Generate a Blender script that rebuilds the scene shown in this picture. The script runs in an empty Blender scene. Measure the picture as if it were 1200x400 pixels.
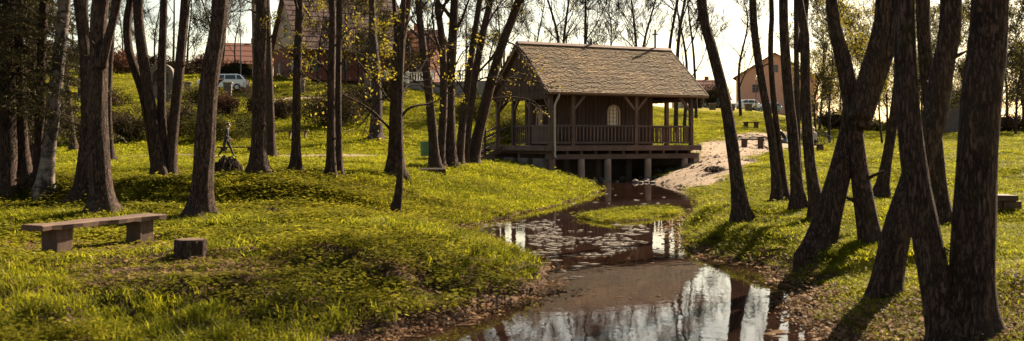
import bpy, bmesh, math, random
import numpy as np
from mathutils import Vector, Matrix
from mathutils.geometry import delaunay_2d_cdt

sc = bpy.context.scene
COL = sc.collection
R = math.radians
random.seed(7)
rng = np.random.default_rng(11)

# ------------------------------------------------------------------ camera, world, sun, exposure
H, F, YH = 1.75, 1200.0, 165.0            # eye height over the water, focal length and horizon row (1200 px wide picture)
cd = bpy.data.cameras.new('camera'); cam = bpy.data.objects.new('camera', cd); COL.objects.link(cam)
cam.location = (0, 0, H); cam.rotation_euler = (R(90), 0, 0)
cd.sensor_width = 36; cd.lens = 36.0 * F / 1200.0
cd.shift_y = -(200.0 - YH) / 1200.0
cd.clip_start = 0.1; cd.clip_end = 3000
cd.dof.use_dof = True; cd.dof.focus_distance = 40; cd.dof.aperture_fstop = 2.8
sc.camera = cam

SUN_EL, SUN_X, SUN_Y = 38.0, 0.64, 0.768    # direction towards the sun: right and behind the chapel
wd = bpy.data.worlds.new('World'); sc.world = wd; wd.use_nodes = True
nt = wd.node_tree; nt.nodes.clear()
sky = nt.nodes.new('ShaderNodeTexSky'); sky.sky_type = 'NISHITA'; sky.sun_disc = False
sky.sun_elevation = R(SUN_EL); sky.sun_rotation = math.atan2(SUN_X, SUN_Y)
sky.altitude = 100; sky.air_density = 1.0; sky.dust_density = 1.6; sky.ozone_density = 0.5
tint = nt.nodes.new('ShaderNodeMix'); tint.data_type = 'RGBA'; tint.blend_type = 'MULTIPLY'
tint.inputs[0].default_value = 1.0
tint.inputs[7].default_value = (1.0, 0.865, 0.66, 1)          # the warm cast of the whole photograph
bg = nt.nodes.new('ShaderNodeBackground'); bg.inputs[1].default_value = 0.055
wo = nt.nodes.new('ShaderNodeOutputWorld')
nt.links.new(sky.outputs[0], tint.inputs[6]); nt.links.new(tint.outputs[2], bg.inputs[0]); nt.links.new(bg.outputs[0], wo.inputs[0])

sl = bpy.data.lights.new('sun', 'SUN'); sun = bpy.data.objects.new('sun', sl); COL.objects.link(sun)
sl.energy = 5.0; sl.angle = R(0.5); sl.color = (1.0, 0.84, 0.62)
sdir = Vector((SUN_X * math.cos(R(SUN_EL)), SUN_Y * math.cos(R(SUN_EL)), math.sin(R(SUN_EL))))
sun.rotation_euler = sdir.to_track_quat('Z', 'Y').to_euler(); sun.location = (30, 30, 40)

vs = sc.view_settings
vs.view_transform = 'Standard'; vs.look = 'None'; vs.gamma = 1.0; vs.use_curve_mapping = False
vs.exposure = 2.15
sc.render.engine = 'CYCLES'
sc.cycles.use_denoising = True
sc.cycles.max_bounces = 6; sc.cycles.diffuse_bounces = 3; sc.cycles.glossy_bounces = 3
sc.cycles.transparent_max_bounces = 6
sc.cycles.sample_clamp_indirect = 4

ORD = 'first second third fourth fifth sixth seventh eighth ninth tenth eleventh twelfth thirteenth fourteenth fifteenth sixteenth seventeenth eighteenth nineteenth twentieth'.split()
ORD += ['twenty-' + w for w in ORD[:9]]
# ------------------------------------------------------------------ pixel helpers, noise
def PX(px, d): return (px - 600.0) * d / F
def PZ(py, d): return H + (YH - py) * d / F

def vnoise(x, y, seed=0):
    x = np.asarray(x, float); y = np.asarray(y, float)
    xi = np.floor(x).astype(np.int64); yi = np.floor(y).astype(np.int64)
    fx = x - xi; fy = y - yi
    fx = fx * fx * (3 - 2 * fx); fy = fy * fy * (3 - 2 * fy)
    def h(a, b):
        n = (a * 374761393 + b * 668265263 + seed * 974634777) & 0x7fffffff
        n = ((n ^ (n >> 13)) * 1274126177) & 0x7fffffff
        return ((n ^ (n >> 16)) & 0xffff) / 65535.0
    return (h(xi, yi) * (1 - fx) + h(xi + 1, yi) * fx) * (1 - fy) + (h(xi, yi + 1) * (1 - fx) + h(xi + 1, yi + 1) * fx) * fy

def cells(x, y, size, seed=0):
    """1 in the heart of a clump, 0 in the gap between clumps"""
    u = np.asarray(x, float) / size; v = np.asarray(y, float) / size; xi = np.floor(u).astype(np.int64); yi = np.floor(v).astype(np.int64); best = np.full(u.shape, 9.)
    def h(a, b, k):
        n = (a * 374761393 + b * 668265263 + (seed + k) * 974634777) & 0x7fffffff
        n = ((n ^ (n >> 13)) * 1274126177) & 0x7fffffff
        return ((n ^ (n >> 16)) & 0xffff) / 65535.0
    for dx in (-1, 0, 1):
        for dy in (-1, 0, 1):
            a, b = xi + dx, yi + dy; r = .55 + .6 * h(a, b, 3)
            best = np.minimum(best, np.hypot(u - a - h(a, b, 1), v - b - h(a, b, 2)) / r)
    return np.clip(1 - best, 0, 1)

def sstep(a, b, t):
    t = np.clip((t - a) / (b - a), 0, 1); return t * t * (3 - 2 * t)

def poly_sdf(x, y, poly):
    """distance to a polygon's edge, negative inside"""
    x = np.asarray(x, float); y = np.asarray(y, float)
    d2 = np.full(x.shape, 1e18); inside = np.zeros(x.shape, bool)
    n = len(poly)
    for i in range(n):
        ax, ay = poly[i]; bx, by = poly[(i + 1) % n]
        ex, ey = bx - ax, by - ay
        t = np.clip(((x - ax) * ex + (y - ay) * ey) / (ex * ex + ey * ey + 1e-12), 0, 1)
        d2 = np.minimum(d2, (x - ax - t * ex) ** 2 + (y - ay - t * ey) ** 2)
        c = (ay > y) != (by > y)
        with np.errstate(divide='ignore', invalid='ignore'):
            xx = ax + (y - ay) * ex / (ey if abs(ey) > 1e-12 else 1e-12)
        inside ^= c & (x < xx)
    d = np.sqrt(d2)
    return np.where(inside, -d, d)

def line_dist(x, y, pts):
    d2 = np.full(np.shape(x), 1e18)
    for (ax, ay), (bx, by) in zip(pts[:-1], pts[1:]):
        ex, ey = bx - ax, by - ay
        t = np.clip(((x - ax) * ex + (y - ay) * ey) / (ex * ex + ey * ey), 0, 1)
        d2 = np.minimum(d2, (x - ax - t * ex) ** 2 + (y - ay - t * ey) ** 2)
    return np.sqrt(d2)

def wpt(px, py):                                 # picture point on the water plane
    d = H * F / (py - YH); return (PX(px, d), d)

# ------------------------------------------------------------------ terrain
WATER = [(-1.9, -15), (-2.0, 5), (-1.75, 7.5)] + [wpt(*p) for p in (
    (415, 400), (468, 387), (535, 372), (600, 352), (648, 331), (642, 317), (600, 297), (565, 283), (520, 274), (505, 270),
    (530, 267), (566, 262), (612, 250), (662, 237), (700, 225), (690, 218), (676, 213))] + [(2.9, 50), (5.2, 52), (6.6, 47.5)] + [wpt(*p) for p in (
    (764, 214), (782, 217), (802, 222), (818, 231), (824, 240), (817, 251), (803, 263), (800, 278), (806, 291), (850, 303), (900, 312),
    (925, 322), (950, 345), (975, 380))] + [(3.0, 7.0), (3.2, 4), (3.4, -15)]
ISLE = [wpt(*p) for p in ((678, 256), (700, 250), (735, 246), (775, 243), (799, 245), (792, 252), (760, 258), (705, 262))]

DK = np.array([0, 8, 13, 20, 28, 36, 44, 52, 60, 75, 90, 110, 150, 300.])
PK = np.array([0, 150, 300, 450, 560, 640, 720, 800, 870, 950, 1050, 1200.])
BT = np.array([
 [.3,.40,.50,.62,.72,.80,.85,.95,1.7,4.3,6.9,10.,12.,16.],
 [.3,.40,.50,.62,.72,.80,.85,.92,1.6,4.1,6.6,9.3,11.5,15.],
 [.3,.40,.50,.60,.75,.80,.85,.88,1.5,3.8,6.4,8.5,10.,13.],
 [.3,.40,.48,.52,.70,.80,.85,.88,1.35,3.8,6.3,8.0,9.5,12.],
 [.2,.30,.34,.34,.55,.85,.85,.85,1.3,3.5,5.6,7.0,9.0,11.],
 [.2,.22,.24,.26,.42,.80,.80,1.0,1.5,3.2,5.0,6.2,8.0,10.],
 [.3,.30,.35,.35,.35,.50,.60,1.0,1.5,2.8,4.2,5.4,7.0,9.0],
 [.3,.30,.35,.35,.38,.45,.70,1.2,1.7,2.6,3.6,4.7,6.2,8.0],
 [.3,.30,.38,.42,.50,.60,.80,1.2,1.6,2.4,3.3,4.5,6.1,8.0],
 [.3,.30,.40,.50,.60,.70,.90,1.1,1.2,1.5,2.4,3.6,5.0,7.0],
 [.3,.35,.42,.55,.70,.85,1.05,1.25,1.4,1.7,2.2,3.0,4.0,6.0],
 [.3,.40,.50,.60,.80,1.0,1.2,1.4,1.6,2.1,2.7,3.2,4.0,6.0]])

def base_h(x, y):
    d = np.clip(y, 0, 300.0)
    px = np.clip(600 + F * x / np.maximum(d, 5.0), 0, 1200)
    i = np.clip(np.searchsorted(PK, px, 'right') - 1, 0, len(PK) - 2)
    j = np.clip(np.searchsorted(DK, d, 'right') - 1, 0, len(DK) - 2)
    a = (px - PK[i]) / (PK[i + 1] - PK[i]); a = a * a * (3 - 2 * a)
    b = (d - DK[j]) / (DK[j + 1] - DK[j])
    # smooth cubic along the depth
    def col(ii):
        jm = np.maximum(j - 1, 0); jp = np.minimum(j + 2, len(DK) - 1)
        p0, p1, p2, p3 = BT[ii, jm], BT[ii, j], BT[ii, j + 1], BT[ii, jp]
        w = DK[j + 1] - DK[j]
        m1 = np.where(j > 0, (p2 - p0) / (DK[j + 1] - DK[jm]), (p2 - p1) / w)
        m2 = np.where(j < len(DK) - 2, (p3 - p1) / (DK[jp] - DK[j]), (p2 - p1) / w)
        b2, b3 = b * b, b * b * b
        return (2*b3 - 3*b2 + 1) * p1 + (b3 - 2*b2 + b) * w * m1 + (-2*b3 + 3*b2) * p2 + (b3 - b2) * w * m2
    return col(i) * (1 - a) + col(i + 1) * a

def shore(x, y):
    """distance from the water's edge (negative in the water) with a ragged line"""
    s = poly_sdf(x, y, WATER)
    s = s + (vnoise(x * 1.7, y * 1.7, 5) - .5) * .25 + (vnoise(x * 5, y * 5, 6) - .5) * .12
    si = poly_sdf(x, y, ISLE) + (vnoise(x * 1.5, y * 1.5, 8) - .5) * .5
    return s, si

FLATS = [(PX(110, 12.9), 12.9, 2.4, .41), (PX(223, 11.0), 11.0, 1.7, .40), (PX(60, 11), 10.6, 1.8, .39)]     # trodden level ground round the bench and the stump
def G(x, y):
    """height of the ground"""
    x = np.asarray(x, float); y = np.asarray(y, float)
    b = base_h(x, y)
    near = 1 - sstep(25, 60, y)
    pxx = 600 + F * x / np.maximum(y, 5)
    lump = (vnoise(x * .9, y * .9, 1) - .5) * (.16 + .12 * (1 - sstep(11, 15, y))) * near + (vnoise(x * .35, y * .35, 2) - .5) * .22 * sstep(6, 12, y) \
        + (vnoise(x * 2.3, y * 2.3, 3) - .5) * (.13 + .24 * (1 - sstep(10, 14, y))) * (1 - sstep(12, 26, y)) * (x < .1 * y + .5) \
        + (.42 * sstep(20.0, 20.9, y + 2.2 * (vnoise(x * .3, y * .3, 9) - .5)) - .12) * (1 - sstep(400, 520, pxx)) * (1 - sstep(30, 48, y)) + (vnoise(x * .07, y * .07, 4) - .5) * .8 * sstep(58, 90, y)
    s, si = shore(x, y)
    left = x < .08 * y
    w = np.where(left, np.where(y < 19.5, 1.9, 4.0), np.where(y < 12.2, 2.6, np.where(y < 21, .75, 3.2)))
    k = np.clip(s / w, 0, 1)
    prof = np.where(w < 1.0, sstep(-.05, 1, k), np.where(w < 2, k ** .7, k * (1.6 - .6 * k)))
    land = .03 + (b + lump - .03) * prof
    wet = np.where(s < 0, np.maximum(-.35, s * .6), 0)
    z = np.where(s > 0, land, wet)
    for fx, fy, fr, fz in FLATS:
        k = 1 - sstep(fr * .5, fr, np.hypot(x - fx, y - fy)); z = z * (1 - k) + (fz + lump * .12) * k
    isle = np.where(si < 0, np.minimum(.07, -si * .25) - .005, -1)
    return np.maximum(z, isle)

def g1(x, y): return float(G(np.array([x]), np.array([y]))[0])

def depth_of(px, py, d0=6.0, d1=70.0):
    """first depth at which the ground under column px shows at row py"""
    ds = np.linspace(d0, d1, 3000); rows = YH + (H - G(PX(px, ds), ds)) * F / ds
    k = np.argmax(rows <= py)
    return float(ds[k]) if rows[k] <= py else float(d1)
# ------------------------------------------------------------------ materials
MATS = {}
def mat(name):
    m = bpy.data.materials.new(name); m.use_nodes = True; m.node_tree.nodes.clear(); MATS[name] = m
    return m, m.node_tree
def N(t, kind, **kw):
    n = t.nodes.new(kind)
    for k, v in kw.items(): setattr(n, k, v)
    return n
def noise(t, vec, scale, detail=4, rough=.55):
    n = N(t, 'ShaderNodeTexNoise'); n.inputs['Scale'].default_value = scale; n.inputs['Detail'].default_value = detail
    n.inputs['Roughness'].default_value = rough
    if vec is not None: t.links.new(vec, n.inputs['Vector'])
    return n
def ramp(t, fac, stops):
    r = N(t, 'ShaderNodeValToRGB'); e = r.color_ramp.elements
    while len(e) < len(stops): e.new(.5)
    for el, (p, c) in zip(e, stops):
        el.position = p; el.color = (*c, 1) if len(c) == 3 else c
    t.links.new(fac, r.inputs[0]); return r
def mix(t, fac, a, b, mode='MIX'):
    m = N(t, 'ShaderNodeMix', data_type='RGBA', blend_type=mode)
    for sock, v in ((m.inputs[0], fac), (m.inputs[6], a), (m.inputs[7], b)):
        if hasattr(v, 'links') or hasattr(v, 'is_linked'): t.links.new(v, sock)
        elif isinstance(v, (int, float)): sock.default_value = v
        else: sock.default_value = (*v, 1)
    return m.outputs[2]
def mapping(t, vec, scale):
    m = N(t, 'ShaderNodeMapping'); m.inputs['Scale'].default_value = scale; t.links.new(vec, m.inputs[0]); return m.outputs[0]
def coord(t, which='Object'): return N(t, 'ShaderNodeTexCoord').outputs[which]
def wpos(t): return N(t, 'ShaderNodeNewGeometry').outputs['Position']
def principled(t, color, rough=.85, bump=None, strength=.4, dist=.02, spec=.3, metal=0, coat=0):
    p = N(t, 'ShaderNodeBsdfPrincipled'); o = N(t, 'ShaderNodeOutputMaterial')
    if hasattr(color, 'is_linked'): t.links.new(color, p.inputs['Base Color'])
    else: p.inputs['Base Color'].default_value = (*color, 1)
    if hasattr(rough, 'is_linked'): t.links.new(rough, p.inputs['Roughness'])
    else: p.inputs['Roughness'].default_value = rough
    p.inputs['Specular IOR Level'].default_value = spec; p.inputs['Metallic'].default_value = metal
    p.inputs['Coat Weight'].default_value = coat
    if bump is not None:
        b = N(t, 'ShaderNodeBump'); b.inputs['Strength'].default_value = strength; b.inputs['Distance'].default_value = dist
        t.links.new(bump, b.inputs['Height']); t.links.new(b.outputs[0], p.inputs['Normal'])
    t.links.new(p.outputs[0], o.inputs[0]); return p

def simple(name, color, rough=.8, var=.25, scale=6, spec=.3, bump=.2, metal=0, coat=0, stretch=(1, 1, 1)):
    """one base colour broken up by grain and wear"""
    m, t = mat(name); v = mapping(t, coord(t), stretch)
    n = noise(t, v, scale, 6, .65); n2 = noise(t, v, scale * 7, 4, .6)
    c = np.array(color)
    r1 = ramp(t, n.outputs[0], [(.25, tuple(c * (1 - var))), (.75, tuple(np.minimum(c * (1 + var), 1)))])
    col = mix(t, .35, r1.outputs[0], ramp(t, n2.outputs[0], [(.3, tuple(c * (1 - 1.3 * var if var < .7 else .1))), (.7, tuple(np.minimum(c * (1 + var), 1)))]).outputs[0])
    principled(t, col, rough, n2.outputs[0], bump, .01, spec, metal, coat); return m

def wood(name, dark, light, stretch=(14, 14, 1.2), rough=.85, per_object=True):
    m, t = mat(name); v = mapping(t, coord(t), stretch)
    n = noise(t, v, 2.0, 8, .7); w = noise(t, coord(t), 1.3, 3)
    c = ramp(t, n.outputs[0], [(.28, dark), (.55, tuple((np.array(dark) + np.array(light)) / 2)), (.8, light)]).outputs[0]
    c = mix(t, ramp(t, w.outputs[0], [(.35, (0, 0, 0)), (.75, (.55, .55, .55))]).outputs[0], c, tuple(np.array(dark) * .6))
    if per_object:
        oi = N(t, 'ShaderNodeObjectInfo')
        c = mix(t, 1.0, c, ramp(t, oi.outputs['Random'], [(0, (.7, .7, .72)), (1, (1.25, 1.2, 1.15))]).outputs[0], 'MULTIPLY')
    principled(t, c, rough, n.outputs[0], .5, .01, .25); return m

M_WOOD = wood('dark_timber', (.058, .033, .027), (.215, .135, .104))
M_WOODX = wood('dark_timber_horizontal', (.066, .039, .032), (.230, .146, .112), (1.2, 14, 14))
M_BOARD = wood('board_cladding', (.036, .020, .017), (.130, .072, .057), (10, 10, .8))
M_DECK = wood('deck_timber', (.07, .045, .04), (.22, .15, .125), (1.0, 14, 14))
M_OLDWOOD = wood('weathered_wood', (.045, .026, .019), (.165, .100, .068), (1.5, 12, 12))
M_STUMP = wood('stump_wood', (.045, .026, .019), (.15, .092, .064), (9, 9, 1.5))
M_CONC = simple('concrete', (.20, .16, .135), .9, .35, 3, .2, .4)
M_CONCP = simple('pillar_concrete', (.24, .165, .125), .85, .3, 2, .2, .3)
M_DARKC = simple('dark_concrete', (.13, .10, .085), .9, .4, 3, .2, .3)  # darker than the other concretes, used below the deck
M_STONE = simple('rough_stone', (.11, .085, .07), .9, .45, 4, .25, .7)
M_METAL = simple('grey_metal', (.30, .25, .21), .45, .2, 3, .5, .1, .3)
M_BLACKM = simple('black_metal', (.02, .018, .02), .5, .2, 3, .5, .1)
M_GUT = simple('gutter_metal', (.16, .10, .08), .5, .2, 3, .4, .1)
M_SAND = None
def shingle_mat():
    m, t = mat('wooden_shingles')
    a = N(t, 'ShaderNodeAttribute', attribute_name='tone')
    v = mapping(t, coord(t), (16, 3, 3)); n = noise(t, v, 3, 6, .7); big = noise(t, coord(t), .6, 4)
    c = ramp(t, a.outputs['Fac'], [(0, (.060, .037, .022)), (.45, (.185, .122, .070)), (1, (.38, .265, .160))]).outputs[0]
    c = mix(t, .35, c, ramp(t, n.outputs[0], [(.3, (.05, .032, .020)), (.7, (.34, .235, .140))]).outputs[0])
    c = mix(t, ramp(t, big.outputs[0], [(.4, (0, 0, 0)), (.62, (.6, .6, .6))]).outputs[0], c, (.095, .072, .052))
    principled(t, c, .9, n.outputs[0], .5, .01, .2); return m
M_SHINGLE = shingle_mat()

def bark(name, dark, light, scale=1.0, moss=0.0, horiz=False):
    m, t = mat(name)
    v = mapping(t, coord(t), (9 * scale, 9 * scale, 1.6 * scale) if not horiz else (2, 2, 9))
    n = noise(t, v, 2.2, 8, .72)
    def fissure(scale, width):                       # branching cracks where the noise crosses its middle
        q = noise(t, v, scale, 3, .55); a = N(t, 'ShaderNodeMath', operation='SUBTRACT'); t.links.new(q.outputs[0], a.inputs[0]); a.inputs[1].default_value = .5
        b = N(t, 'ShaderNodeMath', operation='ABSOLUTE'); t.links.new(a.outputs[0], b.inputs[0])
        return ramp(t, b.outputs[0], [(.0, (0, 0, 0)), (width, (1, 1, 1))]).outputs[0]
    crack = N(t, 'ShaderNodeMix', data_type='RGBA', blend_type='MULTIPLY'); crack.inputs[0].default_value = 1.0
    t.links.new(fissure(1.5, .06), crack.inputs[6]); t.links.new(fissure(3.3, .05), crack.inputs[7])
    c = ramp(t, n.outputs[0], [(.25, dark), (.8, light)]).outputs[0]
    c = mix(t, crack.outputs[2], tuple(np.array(dark) * .6), c)
    big = noise(t, coord(t), 1.1, 4)
    c = mix(t, ramp(t, big.outputs[0], [(.42, (0, 0, 0)), (.75, (.3, .3, .3))]).outputs[0], c, tuple(np.array(light) * 1.05))
    if moss:
        z = N(t, 'ShaderNodeSeparateXYZ'); t.links.new(coord(t), z.inputs[0])
        r = ramp(t, noise(t, coord(t), 3, 5).outputs[0], [(.5, (0, 0, 0)), (.68, (moss, moss, moss))])
        c = mix(t, r.outputs[0], c, (.06, .06, .02))
    h = mix(t, .5, crack.outputs[2], n.outputs[0])
    principled(t, c, .92, h, 1.0, .06, .15); return m
M_BARK = bark('rough_bark', (.022, .013, .011), (.155, .092, .069), 1.5, .3)
M_BARK2 = bark('smooth_bark', (.030, .018, .015), (.160, .096, .073), 1.6, .25)
M_BARKF = bark('far_bark', (.035, .024, .022), (.11, .075, .062), .8)
def birch_mat():
    m, t = mat('birch_bark')
    v = mapping(t, coord(t), (2.2, 2.2, 7)); n = noise(t, v, 1.2, 5, .6)
    n2 = noise(t, mapping(t, coord(t), (3, 3, 1.6)), 1.3, 5, .65)
    c = ramp(t, n.outputs[0], [(.36, (.03, .022, .02)), (.46, (.14, .105, .088)), (.7, (.24, .19, .16))]).outputs[0]
    c = mix(t, ramp(t, n2.outputs[0], [(.46, (0, 0, 0)), (.56, (1, 1, 1))]).outputs[0], c, (.028, .02, .018))
    principled(t, c, .85, n.outputs[0], .6, .02, .2); return m
M_BIRCH = birch_mat()

def leafy(name, c0, c1, c2, trans=.4, patch=.35, rough=.6, attr=False):
    """leaf or blade: colour by patch, by clump and by single plant; lets light through"""
    m, t = mat(name)
    oi = N(t, 'ShaderNodeObjectInfo'); pn = noise(t, wpos(t), patch, 3, .6); fn = noise(t, wpos(t), patch * 9, 2)
    c = ramp(t, pn.outputs[0], [(.32, c0), (.5, c1), (.68, c2)]).outputs[0]
    c = mix(t, .45, c, ramp(t, fn.outputs[0], [(.3, c0), (.7, c2)]).outputs[0])
    c = mix(t, 1.0, c, ramp(t, oi.outputs['Random'], [(0, (.42, .44, .40)), (.5, (.95, .95, .9)), (1, (1.6, 1.5, 1.3))]).outputs[0], 'MULTIPLY')
    d = N(t, 'ShaderNodeBsdfDiffuse'); tr = N(t, 'ShaderNodeBsdfTranslucent'); gl = N(t, 'ShaderNodeBsdfGlossy')
    gl.inputs['Roughness'].default_value = .45
    t.links.new(c, d.inputs[0]); t.links.new(c, tr.inputs[0])
    a = N(t, 'ShaderNodeMixShader'); a.inputs[0].default_value = trans
    t.links.new(d.outputs[0], a.inputs[1]); t.links.new(tr.outputs[0], a.inputs[2])
    b = N(t, 'ShaderNodeMixShader'); b.inputs[0].default_value = .006
    t.links.new(a.outputs[0], b.inputs[1]); t.links.new(gl.outputs[0], b.inputs[2])
    o = N(t, 'ShaderNodeOutputMaterial'); t.links.new(b.outputs[0], o.inputs[0]); return m
M_GRASS = leafy('grass_blades', (.078, .084, .008), (.185, .192, .012), (.290, .280, .016), .55, .3)
M_HERB = leafy('herb_leaves', (.050, .052, .010), (.140, .134, .013), (.270, .242, .018), .5, .5)
M_DRY = leafy('dry_stalks', (.10, .070, .035), (.17, .12, .06), (.24, .17, .09), .2, .5)
M_LITTER = leafy('fallen_leaves', (.055, .032, .022), (.105, .062, .038), (.17, .11, .065), .15, 1.2)
M_BUD = leafy('young_leaves', (.17, .145, .014), (.26, .21, .02), (.36, .28, .035), .45, 1.0)
M_SPRUCE = leafy('spruce_needles', (.022, .020, .010), (.045, .040, .018), (.080, .066, .028), .15, 1.0)
M_BUSH = leafy('bush_twigs', (.022, .015, .010), (.042, .030, .016), (.075, .054, .026), .15, .7)
M_BUSHG = leafy('bush_leaves', (.05, .05, .012), (.09, .085, .016), (.15, .125, .022), .35, .7)
M_BUSHR = leafy('russet_twigs', (.06, .025, .018), (.10, .042, .028), (.14, .07, .04), .2, .7)

def ground_mat():
    m, t = mat('meadow_ground'); p = wpos(t)
    so = N(t, 'ShaderNodeAttribute', attribute_name='soil'); sa = N(t, 'ShaderNodeAttribute', attribute_name='sand')
    n1 = noise(t, p, .35, 5); n2 = noise(t, p, 3.0, 6, .65); n3 = noise(t, p, 22, 4, .7)
    gr = ramp(t, n1.outputs[0], [(.3, (.080, .070, .010)), (.5, (.170, .145, .013)), (.7, (.260, .205, .018))]).outputs[0]
    gr = mix(t, .5, gr, ramp(t, n2.outputs[0], [(.35, (.055, .045, .014)), (.65, (.20, .165, .024))]).outputs[0])
    gr = mix(t, .35, gr, ramp(t, n3.outputs[0], [(.35, (.03, .026, .010)), (.7, (.21, .18, .03))]).outputs[0])
    soil = ramp(t, n2.outputs[0], [(.3, (.032, .020, .016)), (.7, (.100, .062, .044))]).outputs[0]
    soil = mix(t, .5, soil, ramp(t, n3.outputs[0], [(.35, (.025, .015, .012)), (.7, (.15, .095, .062))]).outputs[0])
    sand = ramp(t, n2.outputs[0], [(.3, (.13, .09, .06)), (.7, (.27, .195, .135))]).outputs[0]
    def soft(att, k):
        a = N(t, 'ShaderNodeMath', operation='ADD'); t.links.new(att.outputs['Fac'], a.inputs[0])
        s = N(t, 'ShaderNodeMath', operation='MULTIPLY_ADD'); t.links.new(n2.outputs[0], s.inputs[0]); s.inputs[1].default_value = k; s.inputs[2].default_value = -.5 * k
        t.links.new(s.outputs[0], a.inputs[1])
        return ramp(t, a.outputs[0], [(.35, (0, 0, 0)), (.65, (1, 1, 1))]).outputs[0]
    c = mix(t, soft(so, 1.2), gr, soil); c = mix(t, soft(sa, 1.0), c, sand)
    hb = mix(t, .5, n2.outputs[0], n3.outputs[0])
    principled(t, c, .98, hb, .8, .06, .03); return m
M_GROUND = ground_mat()
def sand_mat():
    m, t = mat('trodden_sand'); p = wpos(t); n2 = noise(t, p, 1.4, 6, .65); n3 = noise(t, p, 14, 5, .7)
    c = ramp(t, n2.outputs[0], [(.3, (.10, .070, .046)), (.7, (.28, .205, .14))]).outputs[0]
    c = mix(t, .4, c, ramp(t, n3.outputs[0], [(.36, (.05, .034, .024)), (.64, (.31, .23, .16))]).outputs[0])
    principled(t, c, .95, mix(t, .5, n2.outputs[0], n3.outputs[0]), .9, .08, .1); return m
M_SAND = sand_mat()
def water_mat():
    m, t = mat('muddy_water'); p = wpos(t)
    n1 = noise(t, mapping(t, p, (1.0, .55, 1)), 2.6, 4, .55); n2 = noise(t, mapping(t, p, (1, .6, 1)), 9.0, 2, .5); n3 = noise(t, p, .5, 4)
    h = mix(t, .25, n1.outputs[0], n2.outputs[0])
    c = ramp(t, n3.outputs[0], [(.35, (.010, .0055, .004)), (.7, (.022, .0105, .0075))]).outputs[0]
    pr = principled(t, c, ramp(t, noise(t, p, .9, 4).outputs[0], [(.4, (.015, .015, .015)), (.7, (.05, .05, .05))]).outputs[0], h, .22, .010, .5)
    pr.inputs['IOR'].default_value = 1.33; return m
M_WATER = water_mat()
M_SCUM = simple('floating_scum', (.085, .066, .048), .8, .45, 9, .3, .3)

def plaster(name, c, var=.15): return simple(name, c, .9, var, 2.5, .2, .15)
M_PINK = plaster('pink_plaster', (.58, .30, .22)); M_CREAM = plaster('cream_plaster', (.42, .32, .24)); M_GREYP = plaster('grey_boards', (.17, .135, .125))
M_BRICK = simple('brick_red', (.17, .065, .05), .9, .35, 8, .2, .3)
M_TILE = simple('brown_roof_tiles', (.085, .045, .04), .85, .3, 5, .25, .4); M_TILER = simple('orange_roof_tiles', (.15, .055, .036), .85, .3, 3, .25, .4)
M_WHITE = simple('white_paint', (.72, .66, .58), .6, .12, 4, .4, .1)
M_CARP = simple('white_car_paint', (.62, .60, .60), .3, .05, 2, .5, 0, 0, .6); M_CARB = simple('blue_grey_car_paint', (.16, .20, .25), .3, .05, 2, .5, 0, .2, .6)
M_CARS = simple('silver_green_car_paint', (.26, .29, .28), .3, .05, 2, .5, 0, .3, .6)
M_GLASS = simple('dark_glass', (.03, .035, .04), .08, .1, 2, .6, 0); M_TYRE = simple('tyre_rubber', (.015, .014, .015), .8); M_RIM = simple('wheel_rim', (.3, .3, .31), .4, .1, 3, .5, 0, .6)
M_LAMPR = simple('red_lamp_lens', (.35, .02, .015), .25); M_LAMPW = simple('clear_lamp_lens', (.6, .58, .55), .2)
M_PANE = simple('leaded_pane_painted_sky', (.62, .54, .46), .12, .3, 6, .6, .05); M_OCHRE = simple('ochre_frame', (.42, .27, .19), .7)  # pane: bright sky reflection painted into its pale colour
M_GREEN = simple('green_bin_plastic', (.09, .17, .07), .6, .15, 4)
M_SKIN = simple('skin', (.42, .24, .17), .6, .08, 3, .3, 0); M_JACKET = simple('dark_jacket', (.022, .020, .026), .85, .3, 8, .2, .3); M_TROUS = simple('dark_trousers', (.03, .026, .03), .85, .3, 8, .2, .3)
M_JEANS = simple('blue_jeans', (.09, .12, .18), .85, .3, 8, .2, .3); M_PALE = simple('pale_top', (.40, .33, .28), .85, .2, 8, .2, .3); M_HAIRB = simple('brown_hair', (.06, .035, .02), .7, .3, 20); M_HAIRL = simple('pale_hair', (.55, .44, .33), .7, .2, 20)
M_SHOE = simple('dark_shoe', (.02, .018, .018), .6)

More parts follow.
